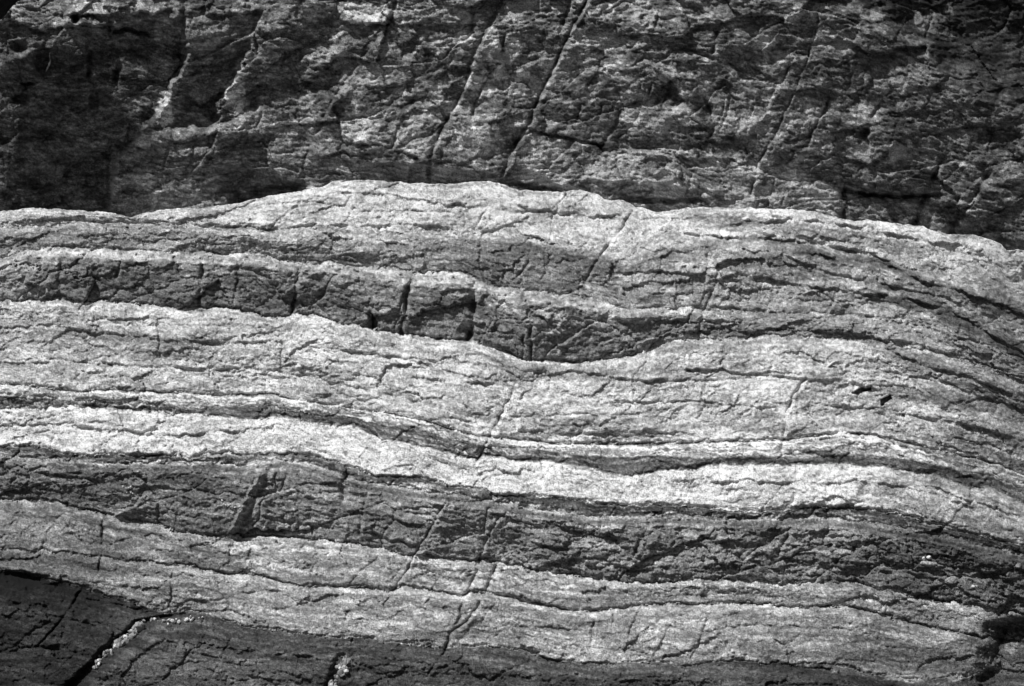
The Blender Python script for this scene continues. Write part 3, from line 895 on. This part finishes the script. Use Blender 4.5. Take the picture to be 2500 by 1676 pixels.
F6 = [(470, -260), (455, 0), (450, 77), (450, 146), (423, 200), (392, 262), (365, 304), (327, 335), (319, 358), (285, 385), (275, 423), (275, 462), (258, 510), (250, 760)]
F5 = [(640, -260), (625, 60), (600, 142), (577, 181), (538, 246), (527, 288), (519, 308), (500, 360), (490, 760)]
F4 = [(1010, -260), (960, 30), (927, 96), (888, 135), (838, 208), (800, 269), (785, 308), (762, 346), (742, 408), (730, 760)]
F2 = [(1330, -260), (1225, 0), (1200, 50), (1185, 77), (1158, 127), (1135, 215), (1108, 265), (1085, 308), (1050, 385), (1030, 760)]
F1 = [(1560, -260), (1433, 0), (1415, 38), (1377, 112), (1338, 196), (1312, 250), (1292, 304), (1279, 319), (1254, 369), (1227, 427), (1200, 760)]
F3 = [(1231, 88), (1221, 142), (1185, 200), (1154, 269), (1152, 292)]
F7 = [(2040, -260), (1990, 80), (1946, 212), (1915, 277), (1888, 338), (1869, 369), (1850, 404), (1835, 470), (1820, 760)]

# left alcove, recess and buttresses
d6 = U - lin(F6)
d6 = d6 + fbm(U / 40, V / 40, 4, 815, 0.6) * 20
h -= (sstep(9, -5, d6) * sstep(-330, -60, d6) * 70 * sstep(15, 110, V)).astype(f32)     # alcove
h -= (sstep(-60, -330, d6) * 30).astype(f32)
right_of(F6, 10, 8, 150, seed=1, wob=16)
d5c = U - lin(F5) + fbm(U / 30, V / 30, 4, 816, 0.6) * 26
h -= (sstep(7, -4, d5c) * sstep(-150, -60, d5c) * 62 * sstep(90, 150, V) * sstep(335, 290, V)).astype(f32)  # recess beside the pinnacle
right_of(F5, 16, 6, 120, 60, 330, seed=2, wob=12)
right_of(F4, 12, 6, 170, 60, 420, seed=3, wob=14)
right_of(F2, 12, 4, 90, 40, 400, seed=4)
right_of(F1, 20, 4, 220, seed=5)
right_of(F7, 5, 4, 160, 80, 420, seed=6)
# the cliff turns away to the right beyond this diagonal edge
DG = [(1760, -260), (1960, 0), (2120, 60), (2200, 110), (2260, 160), (2340, 220), (2440, 260), (2520, 300), (2700, 400), (2920, 520)]
dgx, dgy = cv(DG)
dg = np.interp(U, dgx, dgy) - V          # >0 above the edge
h -= (np.clip(sstep(0, 90, dg + fbm(U / 50, V / 40, 3, 840) * 40) * 40 + np.clip(dg, 0, None) * 0.30, 0, 170)).astype(f32)
h -= (sstep(1700, 2500, U) * 120).astype(f32)

# ledges along the bedding: the rock above (V smaller) stands forward -> overhang below it
def ledge(pts, amp, drop=5, run=70, seed=0, wob=7):
    x, y = cv(pts)
    R, C = win(x[0] - 30, x[-1] + 30, y.min() - run * 5, y.max() + 40)
    uu, vv = U[0, C], V[R, C]
    z = uu * 0
    d = (np.interp(uu, x, y) + fbm(uu / 30, z + seed * 1.3, 4, 860 + seed, 0.6) * wob * 1.4)[None, :] - vv   # >0 above the line
    f = sstep(x[0] - 18, x[0] + 8, uu) * sstep(x[-1] + 18, x[-1] - 8, uu)
    h[R, C] += (amp * f[None, :] * sstep(-drop, drop * .4, d) * np.exp(-np.clip(d, 0, None) / run)).astype(f32)


def hollow(pts, depth, hw, seed=0, wob=8):
    x, y = cv(pts)
    R, C = win(x[0] - 30, x[-1] + 30, y.min() - hw * 3 - 20, y.max() + hw * 3 + 20)
    uu, vv = U[R, C], V[R, C]
    d = vv - np.interp(uu, x, y) + fbm(uu / 34, vv / 60 + seed, 4, 880 + seed, 0.6) * wob
    f = sstep(x[0] - 20, x[0] + 12, uu) * sstep(x[-1] + 20, x[-1] - 12, uu)
    h[R, C] -= (depth * f * np.exp(-(d / hw) ** 4)).astype(f32)


def joint(pts, depth, w, seed=0, wob=5):
    groove_v(pts, depth, w, 0, 40 + seed, wob)


ledge([(838, 50), (896, 54), (950, 60)], 26, 5, 60, 1)
ledge([(965, 58), (1046, 60), (1185, 58)], 14, 6, 50, 61)
ledge([(170, 60), (269, 60), (330, 54), (385, 48), (440, 44)], 42, 5, 26, 2)
ledge([(170, 36), (269, 36), (330, 32), (400, 28)], 24, 4, 20, 3)
hollow([(285, 78), (315, 73), (365, 87)], 34, 5, 4)
ledge([(760, 384), (800, 387), (954, 398), (1031, 402), (1138, 417), (1223, 421)], 24, 4, 60, 5)
ledge([(800, 274), (850, 280), (900, 286)], 10, 4, 60, 6)
ledge([(1200, 317), (1242, 319), (1292, 310)], 18, 4, 60, 7)
hollow([(1300, 319), (1358, 335), (1396, 342), (1454, 354), (1472, 366)], 22, 4, 8)
ledge([(1230, 436), (1258, 403), (1285, 412), (1338, 434), (1365, 452), (1420, 458)], 16, 4, 40, 9)
hollow([(1225, 443), (1270, 452), (1310, 460), (1360, 464)], 36, 7, 10)
hollow([(1520, 484), (1570, 489), (1640, 492), (1700, 488)], 34, 6, 11)
ledge([(1450, 440), (1560, 450), (1650, 455), (1760, 470)], 14, 4, 30, 12)
hollow([(540, 440), (600, 440), (650, 460), (720, 468)], 60, 30, 13)
hollow([(570, 490), (640, 478), (740, 462)], 50, 16, 14)
hollow([(1660, 120), (1700, 128), (1740, 142)], 20, 5, 15)
joint([(1752, 75), (1738, 130)], 18, 5, 16)
hollow([(2062, 467), (2138, 478), (2254, 478), (2290, 476)], 30, 5, 17)
joint([(2304, 385), (2269, 454), (2254, 485), (2235, 545)], 24, 6, 18)
joint([(2412, 419), (2396, 454), (2331, 546), (2310, 600)], 26, 8, 19)
joint([(2056, 440), (2058, 500), (2056, 540)], 26, 7, 20)
rc = sstep(-3, 4, U - np.interp(V, [400, 440, 540, 760], [2046, 2052, 2056, 2058]) + fbm(V / 30, U * 0, 3, 817) * 5)
rc = rc * sstep(-8, 8, V - np.interp(U, [2056, 2138, 2254, 2290, 2330, 2420, 2920], [464, 477, 479, 500, 545, 580, 700]) + fbm(U / 30, V / 30, 3, 818) * 10)
h -= (rc * 22).astype(f32)
joint(F1, 26, 5, 21)
joint([(1398, -20), (1381, 42), (1372, 70)], 18, 5, 22)
joint(F2, 16, 5, 23)
joint(F3, 15, 3.5, 24)
joint(F4, 9, 4, 25)
joint(F7, 10, 2.8, 26)
joint([(2035, 208), (2015, 269), (1985, 319), (1969, 362)], 16, 4, 27)
joint([(2154, 246), (2127, 288), (2115, 330)], 16, 5, 28)
joint([(1715, 231), (1731, 269), (1746, 304), (1731, 335), (1719, 362)], 16, 4.5, 29)
joint([(1512, 262), (1505, 300), (1475, 345), (1466, 366)], 14, 6, 30)
joint([(1150, 10), (1150, 40)], 12, 4, 31)
joint([(969, 0), (954, 54)], 14, 4, 32)
joint([(985, 290), (970, 320), (958, 360)], 12, 4, 33)
joint([(622, 50), (624, 90), (630, 130)], 12, 4, 34)
joint([(217, 125), (219, 160), (214, 190)], 24, 5, 35)
joint([(288, 142), (286, 175), (282, 206)], 24, 7, 36)
joint([(268, 20), (269, 80)], 14, 4, 37)
joint([(268, 235), (265, 265)], 22, 7, 38)
for k, (xa, ya, l) in enumerate([(1565, 200, 60), (1590, 205, 60), (1637, 190, 70), (1660, 210, 50), (1770, 240, 70), (1785, 230, 90), (1840, 260, 60), (1420, 250, 50), (1470, 255, 45),
                                 (1855, 60, 60), (2090, 150, 60), (2190, 300, 60), (1020, 120, 50), (700, 120, 70), (650, 230, 80), (480, 330, 90), (410, 370, 60), (1690, 420, 60),
                                 (1890, 440, 60), (1920, 455, 50), (2430, 300, 90), (2280, 20, 80), (1610, 30, 50), (880, 400, 16), (1110, 415, 20), (1030, 408, 26), (1140, 425, 16)]):
    joint([(xa, ya), (xa - l * 0.12, ya + l / 2), (xa - l * 0.3, ya + l)], 8, 2.6, 40 + k)
# dark holes on the left
for (x0, y0, ru, rv, dp) in [(104, 152, 22, 34, 46), (55, 242, 22, 12, 34), (182, 46, 10, 14, 40), (68, 205, 16, 5, 24), (50, 118, 22, 16, 22), (90, 440, 60, 26, 36), (230, 250, 12, 30, 30),
                             (1380, 20, 14, 20, 14), (2110, 325, 14, 12, 26), (620, 250, 12, 22, 20)]:
    q = ((U - x0) / ru) ** 2 + ((V - y0) / rv) ** 2
    h -= (dp * np.exp(-q ** 2)).astype(f32)
# the smooth bulging stone in the alcove and the lower bulge on the right
q = ((U - 325) / 62) ** 2 + ((V - 150) / 75) ** 2
h += (22 * np.exp(-q ** 2)).astype(f32)
mid = between([(1420, 440), (1480, 375), (1512, 369), (1608, 365), (1700, 367), (1754, 381), (1831, 404), (1900, 440), (2050, 470)],
              [(1420, 520), (1480, 520), (1600, 540), (1700, 540), (1760, 540), (1831, 540), (1900, 540), (2050, 560)], 8, 12, 60)
h += mid * 20

# ---- tone of the cliff: dark crust, paler lichen and bare patches, a few lit faces painted pale
paint(mid, 0.24, 0.8)
cl_n = fbm(U / 70, S / 42, 5, 930, 0.62)
lic = sstep(0.16, 0.27, cl_n + 0.02)
lic2 = sstep(0.16, 0.34, fbm(U / 30, S / 16, 4, 931, 0.62))
tone *= np.exp(cl_n * 1.3)
zone = sstep(700, 900, U) * sstep(2350, 1900, U)
tone = tone * (1 - 0.75 * lic * zone) + 0.40 * 0.75 * lic * zone
tone = tone * (1 - 0.5 * lic2) + 0.34 * 0.5 * lic2
dk = sstep(0.12, 0.34, fbm(U / 60, S / 30, 4, 932, 0.62))
tone *= 1 - 0.5 * dk
PATCH = [(1161, 200, 26, 18, .55), (1219, 180, 26, 14, .6), (1169, 169, 20, 14, .5), (1204, 105, 16, 34, .5), (1258, 112, 24, 18, .45), (1127, 96, 22, 20, .42),
         (1065, 223, 14, 8, .5), (1430, 230, 26, 16, .45), (1492, 170, 20, 16, .42), (1546, 230, 18, 22, .42), (1542, 285, 22, 22, .42), (1477, 115, 18, 8, .5),
         (1023, 130, 12, 14, .42), (1277, 185, 22, 12, .42), (1877, 235, 16, 10, .5), (1977, 262, 14, 20, .48), (2108, 265, 12, 24, .48), (1838, 285, 12, 12, .42),
         (1808, 323, 24, 9, .42), (1658, 308, 28, 18, .42), (1946, 308, 26, 18, .42), (2015, 338, 22, 14, .42), (2065, 350, 28, 16, .45), (2223, 354, 9, 7, .6),
         (2181, 396, 10, 12, .42), (2350, 402, 14, 6, .5), (2015, 486, 42, 30, .50), (1654, 275, 10, 5, .6), (1683, 275, 12, 6, .65), (572, 240, 24, 40, .85),
         (580, 210, 14, 22, .45), (402, 272, 18, 40, .62), (425, 215, 12, 20, .40), (208, 14, 26, 18, .42), (270, 15, 20, 14, .42), (330, 12, 20, 12, .4), (160, 55, 18, 14, .4),
         (400, 80, 26, 30, .36), (400, 140, 24, 24, .36), (890, 32, 50, 24, .5), (1000, 30, 40, 24, .26), (1095, 32, 45, 24, .26), (760, 30, 30, 20, .34), (860, 320, 50, 30, .33), (1010, 345, 40, 28, .38), (1150, 345, 70, 34, .34),
         (1330, 380, 60, 40, .36), (340, 330, 40, 30, .34), (340, 440, 60, 20, .34), (280, 425, 12, 60, .34), (850, 410, 40, 9, .46), (1070, 423, 40, 11, .46), (1182, 427, 36, 7, .42),
         (1300, 425, 40, 16, .44), (1730, 470, 20, 9, .46), (1850, 430, 12, 30, .46), (60, 365, 40, 24, .30), (1600, 480, 60, 12, .36), (650, 300, 60, 30, .30), (30, 150, 80, 60, .26)]
nw = fbm(U / 22, V / 16, 4, 940, 0.62) * 2.0
for (x0, y0, ru, rv, tv) in PATCH:
    r_ = ((U - x0) / ru) ** 2 + ((V - y0) / rv) ** 2
    m = sstep(1.35, 0.95, r_ + nw)
    tone = tone * (1 - m * 0.85) + tv * 0.95 * m * 0.85
tone *= np.exp(fbm(U / 30, S / 9, 4, 941, 0.65) * 1.6 + fbm(U / 9, S / 6, 3, 942, 0.6) * 0.9)
paint(between([(800, 388), (954, 399), (1031, 404), (1138, 419), (1220, 424)], [(800, 412), (954, 436), (1031, 440), (1138, 440), (1220, 440)], 4, 8, 64), 0.30, 0.7)
paint(between([(1236, 440), (1258, 405), (1285, 414), (1338, 436), (1420, 462)], [(1236, 442), (1258, 430), (1285, 438), (1338, 455), (1420, 470)], 4, 6, 65), 0.36, 0.75)
# shade painted into the tone: upper right corner, right side, the alcove
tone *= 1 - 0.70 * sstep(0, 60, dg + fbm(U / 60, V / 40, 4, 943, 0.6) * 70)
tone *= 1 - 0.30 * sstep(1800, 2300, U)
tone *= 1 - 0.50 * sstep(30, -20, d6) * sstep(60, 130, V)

# ---- relief of the cliff
wx = fbm(U / 60, V / 60, 3, 950) * 22
wy = fbm(U / 60, V / 60, 3, 951) * 16
fS, eS, idS = facets((U + 0.42 * V + wx * .6) / 165, (S + wy * .6) / 88, 970, 1.0, 0.7)
h += fS * 15
h -= eS * 2.5
tone *= np.exp((RND[(idS * 11 + 5) & 4095] - 0.5) * 0.55)
fM, eM, idM = facets((U + 0.42 * V + wx * 1.4) / 52, (S + wy * 1.4) / 26, 971, 1.0, 0.5)
h += fM * 4.0
pm = RND2[(idM * 13 + 7) & 4095]
pmask = ((pm > 0.86) * sstep(650, 850, U) * sstep(2450, 2100, U)).astype(f32) * sstep(0.5, -0.1, cl_n * -1.5 + fbm(U / 14, V / 10, 3, 972) * 0.8)
tone = tone * (1 - 0.65 * pmask) + 0.38 * 0.65 * pmask
tone *= np.where(pm < 0.2, 0.62, 1.0)
fA, eA, _ = facets((U + wx) / 95 + V / 210, (S + wy) / 60, 952, 1.0, 0.4)
fB, eB, _ = facets((U + wx) / 40 + V / 85, (S + wy) / 22, 953, 1.0, 0.4)
fC, eC, _ = facets((U + wx) / 17 + V / 40, (S + wy) / 10, 954, 1.0, 0.5)
cz = sstep(-0.1, 0.3, perlin(U / 220, V / 160, 955))
smooth_alc = 1 - 0.25 * sstep(20, -20, d6) * sstep(40, 90, V)
h += fA * 9 * smooth_alc + fB * (2.0 + 2.8 * cz) * smooth_alc + fC * (0.9 + 1.4 * cz) * smooth_alc
h -= (eA * 5 + eB * 2.5 * cz) * sstep(0.0, 0.35, perlin(U / 120, V / 90, 956) + 0.1)
h += saw(-S / 16 + fbm(U / 130, S / 60, 3, 957) * 1.6) * 4.0 * sstep(-0.05, 0.3, perlin(U / 220, S / 70, 958) + 0.35 * sstep(1900, 2400, U)) * 0.7
h += fbm(U / 22, S / 11, 5, 959, 0.7) * 7
h += fbm(U / 300, V / 200, 3, 960) * 34
low = sstep(380, 420, V) * sstep(1450, 1300, U) * sstep(480, 560, U)
h += saw(-S / 12 + fbm(U / 80, S / 50, 3, 961) * 1.5) * 7 * low

base_d = 10.15 + (560 - V) / 560.0 * 0.16 + 0 * U
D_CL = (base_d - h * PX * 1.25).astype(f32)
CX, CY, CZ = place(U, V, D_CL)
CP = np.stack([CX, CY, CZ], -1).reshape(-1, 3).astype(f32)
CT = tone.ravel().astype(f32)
c00 = (np.arange(NCV - 1)[:, None] * NCU + np.arange(NCU - 1)[None, :])
cq = np.stack([c00, c00 + NCU, c00 + NCU + 1, c00 + 1], -1).reshape(-1, 4)
qu = U[:-1, :-1].ravel()
qv = V[:-1, :-1].ravel()
qdg = dg[:-1, :-1].ravel()
cliff = tag(empty("cliff", (0, 10.4, 0)), "dark cracked cliff face with pale lichen patches rising behind the outcrop", "cliff")
bpy.context.view_layer.update()


def cut(pts):
    x, y = cv(pts)
    return qu > np.interp(qv, y, x)


s6, s5, s4, s2, s1, s7 = cut(F6), cut(F5), cut(F4), cut(F2), cut(F1), cut(F7)
up = qv < np.interp(qu, [-420, 838, 942, 1185, 1300, 1420, 2920], [40, 52, 60, 60, 62, 40, 40])
foot = qv > np.interp(qu, [-420, 740, 800, 954, 1138, 1223, 1260, 1338, 1365, 1420, 1512, 1608, 1754, 1831, 2056, 2254, 2920],
                      [999, 380, 387, 398, 417, 421, 404, 434, 452, 440, 369, 365, 381, 404, 462, 478, 560])
blockx = (qv > np.interp(qu, [1200, 1242, 1292, 1358, 1454, 1475, 1476], [316, 318, 309, 335, 354, 366, 999])) & (qu > 1050) & (qu < 1475)
corner = qdg > 0
reg = np.zeros(len(qu), np.int32)
reg[~s6] = 1
reg[s6 & ~s5] = 2
reg[s5 & ~s4] = 3
reg[s4 & ~s2] = 4
reg[s2 & ~s1] = 5
reg[s1 & ~s7] = 6
reg[s7] = 7
reg[s4 & ~s1 & up] = 8
reg[s2 & ~s1 & blockx] = 9
reg[s1 & blockx] = 10
reg[(foot) & (qu > 730) & ~s1] = 11
reg[(foot) & s1 & (qu < 2056)] = 12
reg[(qu >= 2056) & (qv > np.interp(qu, [2056, 2138, 2254, 2300, 2400, 2920], [465, 477, 477, 440, 420, 560])) & ~corner] = 13
reg[corner & s1] = 14
NAMES = {1: ("cliff_alcove", "dark hollow alcove at the left of the cliff"), 2: ("buttress", "narrow buttress with a lit left edge"),
         3: ("buttress", "rough buttress with a bright pinnacle"), 4: ("cliff_slab", None), 5: ("cliff_slab", None), 6: ("cliff_slab", None), 7: ("cliff_slab", None),
         8: ("cliff_block", "row of square blocks along the top"), 9: ("cliff_block", None), 10: ("cliff_block", None),
         11: ("cliff_ledge", "row of thin slabs along the cliff foot"), 12: ("cliff_ledge", "paler bulging layer at the cliff foot"), 13: ("cliff_block", "dark block at the right foot"),
         14: ("cliff_slab", "black shaded rock turning away at the upper right")}
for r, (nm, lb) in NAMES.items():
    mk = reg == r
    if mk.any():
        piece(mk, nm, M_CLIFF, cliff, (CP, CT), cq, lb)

# ================================================================== loose stones
def depth_at(u, v):
    """distance of the outcrop surface at a picture position"""
    ci = int(np.clip(np.searchsorted(u_ax, u), 0, NU - 1))
    cr = Z[0][ci]
    ri = int(np.clip(np.searchsorted(rr, (v - cr) / (VB - cr)), 0, len(rr) - 1))
    return float(D_OUT[ri, ci])


def stone_mesh(name, seed, mat, sx, sy, sz, cuts=9, sub=2, rough=0.05):
    """an angular, worn stone: a rounded lump planed by random flat faces"""
    import bmesh
    r = random.Random(seed)
    bm = bmesh.new()
    bmesh.ops.create_icosphere(bm, subdivisions=sub, radius=1)
    planes = []
    for _ in range(cuts):
        n = Vector((r.gauss(0, 1), r.gauss(0, 1), r.gauss(0, 1))).normalized()
        planes.append((n, r.uniform(0.55, 0.85)))
    for v in bm.verts:
        for n, d in planes:
            e = v.co.dot(n) - d
            if e > 0:
                v.co -= n * e
        v.co *= 1 + r.uniform(-rough, rough)
        v.co = Vector((v.co.x * sx, v.co.y * sy, v.co.z * sz))
    me = bpy.data.meshes.new(name)
    bm.to_mesh(me)
    bm.free()
    me.materials.append(mat)
    return me


def put(name, me, u, v, lift=0.0, rot=(0, 0, 0), scale=1.0):
    d = depth_at(u, v) - lift
    o = bpy.data.objects.new(name, me)
    o.location = place(u, v, d)
    o.rotation_euler = rot
    o.scale = (scale,) * 3
    COL.objects.link(o)
    return o


k = PX
tri = stone_mesh("stone", 3, M_WHITE, 17 * k, 9 * k, 9 * k, 7, 2, 0.02)
for v_ in tri.vertices:
    f_ = 1 - 0.75 * max(0, v_.co.z / (9 * k))
    v_.co.x *= f_
tag(put("stone", tri, 1877, 567, 0.02), "small white triangular stone lying on the crest ledge", "stone")
me = stone_mesh("stone", 5, M_WHITE, 16 * k, 4 * k, 2.6 * k, 8, 2, 0.02)
tag(put("stone", me, 2028, 889, 0.01, (0, math.radians(-38), 0)), "thin white splinter of stone lying aslant on the pale slope", "stone")
tag(put("stone", stone_mesh("stone", 6, M_WHITE, 4.6 * k, 4 * k, 4.6 * k), 2255, 1364, 0.012), "left one of two white round pebbles side by side on the dark bed", "pebble", "two white pebbles on the dark bed")
tag(put("stone", stone_mesh("stone", 7, M_WHITE, 5.5 * k, 4 * k, 4.2 * k), 2268, 1361, 0.012), "right one of two white round pebbles side by side on the dark bed", "pebble", "two white pebbles on the dark bed")
tag(put("stone", stone_mesh("stone", 8, M_PEB, 19 * k, 10 * k, 8 * k, 7), 2266, 1377, 0.0), "grey pointed stone just below the two white pebbles", "stone")
tag(put("stone", stone_mesh("stone", 9, M_PEB, 18 * k, 11 * k, 9 * k, 8), 2320, 1417, 0.005), "pale grey flat stone resting on a dark hump at the right", "stone")
tag(put("stone", stone_mesh("stone", 10, M_PEB, 15 * k, 10 * k, 8 * k, 7), 2020, 1354, 0.0, (0, 0.25, 0)), "short grey slab, left half of the split flat stone on the dark bed", "stone")
tag(put("stone", stone_mesh("stone", 11, M_PEB, 25 * k, 12 * k, 8 * k, 7), 2056, 1349, 0.0, (0, 0.05, 0)), "long grey slab, right half of the split flat stone on the dark bed", "stone")
tag(put("stone", stone_mesh("stone", 12, M_WHITE, 5 * k, 4 * k, 6 * k), 958, 1527, 0.01), "single white pebble wedged at the foot of the slanting joint", "pebble")
tag(put("stone", stone_mesh("stone", 13, M_WHITE, 4 * k, 4 * k, 5 * k), 1788, 1590, 0.008), "tiny white quartz chip in a nick of the lower pale bed", "pebble")
tag(put("stone", stone_mesh("stone", 14, M_WHITE, 3.6 * k, 3 * k, 3.6 * k), 2376, 1432, 0.008), "tiny white pebble right of the flat grey stone", "pebble")
tag(put("stone", stone_mesh("stone", 15, M_WHITE, 4 * k, 3 * k, 3 * k), 2133, 1431, 0.008), "tiny white pebble on the lip of the lower pale bed", "pebble")
tag(put("stone", stone_mesh("stone", 16, M_WHITE, 11 * k, 6 * k, 5 * k, 8), 1822, 534, 0.01), "small pale stone leaning in a crack just under the crest", "stone")

# pebbles in the gullies
rp = random.Random(21)
PEBS = [stone_mesh("pebble", 40 + i, M_PEB, rp.uniform(.8, 1.5), rp.uniform(.7, 1.1), rp.uniform(.45, .9), 10, 2, 0.09) for i in range(7)]
PEBW = [stone_mesh("pebble", 60 + i, M_WHITE, rp.uniform(.8, 1.3), 1, rp.uniform(.7, 1.0), 8, 1) for i in range(3)]


def pebbles(line, n, spread, sizes, label, group, white=0.2):
    x, y = cv(line)
    for i in range(n):
        f = rp.random()
        s = f * (len(x) - 1)
        a = int(s)
        b = s - a
        u = x[a] * (1 - b) + x[min(a + 1, len(x) - 1)] * b + rp.gauss(0, spread)
        v = y[a] * (1 - b) + y[min(a + 1, len(y) - 1)] * b + rp.gauss(0, spread * .7)
        r = rp.uniform(*sizes) * (1.35 if rp.random() < 0.15 else 1)
        o = put("pebble", rp.choice(PEBW if rp.random() < white else PEBS), u, v, r * k * 0.55, (rp.uniform(0, 6), rp.uniform(0, 6), rp.uniform(0, 6)), r * k)
        tag(o, label, "pebble", group)


pebbles([(352, 1519), (330, 1540), (305, 1563), (282, 1580)], 60, 5.5, (3.5, 8.5), "pale pebble among the many filling the slanting gully at lower left", "pebbles in the left gully", 0.12)
pebbles([(272, 1586), (250, 1608), (229, 1630)], 26, 6, (2.5, 6), "pale pebble among the many filling the slanting gully at lower left", "pebbles in the left gully", 0.08)
pebbles([(365, 1510), (390, 1518), (420, 1517), (460, 1512), (500, 1505)], 34, 4, (2, 4.5), "tiny pebble in the dark seam at the head of the left gully", "pebbles at the head of the left gully", 0.4)
pebbles([(842, 1612), (836, 1630), (828, 1645), (815, 1665), (805, 1680)], 40, 5.5, (2.2, 6.5), "pebble among those in the small gully at the bottom edge", "pebbles in the small gully", 0.1)
pebbles([(300, 1188), (312, 1193), (320, 1198)], 12, 5, (1.5, 3), "tiny white chip in the small nick of the thick dark bed", "chips in the dark bed nick", 0.9)
pebbles([(535, 1232), (560, 1236), (585, 1242)], 12, 5, (1.3, 2.6), "tiny white chip at the foot of the lit ridge in the dark bed", "chips by the lit ridge", 0.9)

# ================================================================== near rocks at the frame corners
def lump(name, label, cat, u, v, d, ru, rv, rd, mat, seed, rot=(0, 0, 0)):
    import bmesh
    r = random.Random(seed)
    bm = bmesh.new()
    bmesh.ops.create_icosphere(bm, subdivisions=5, radius=1)
    pl = [(Vector((r.gauss(0, 1), r.gauss(0, 1), r.gauss(0, 1))).normalized(), r.uniform(.6, .9)) for _ in range(18)]
    from mathutils import noise
    for v_ in bm.verts:
        for n, dd in pl:
            e = v_.co.dot(n) - dd
            if e > 0:
                v_.co -= n * e * .9
        q = v_.co * 3 + Vector((seed, 0, 0))
        v_.co *= 1 + 0.10 * noise.fractal(q, 0.8, 2.1, 6)
        v_.co = Vector((v_.co.x * ru * k, v_.co.y * rd, v_.co.z * rv * k))
    me = bpy.data.meshes.new(name)
    bm.to_mesh(me)
    bm.free()
    me.materials.append(mat)
    o = bpy.data.objects.new(name, me)
    o.location = place(u, v, d)
    o.rotation_euler = rot
    COL.objects.link(o)
    return tag(o, label, cat)


lump("overhanging_rock", "black shaded rock jutting in at the top of the cliff above the alcove", "rock", -75, -80, 9.8, 270, 190, 0.35, M_BLACK, 4, (0, math.radians(-45), 0))
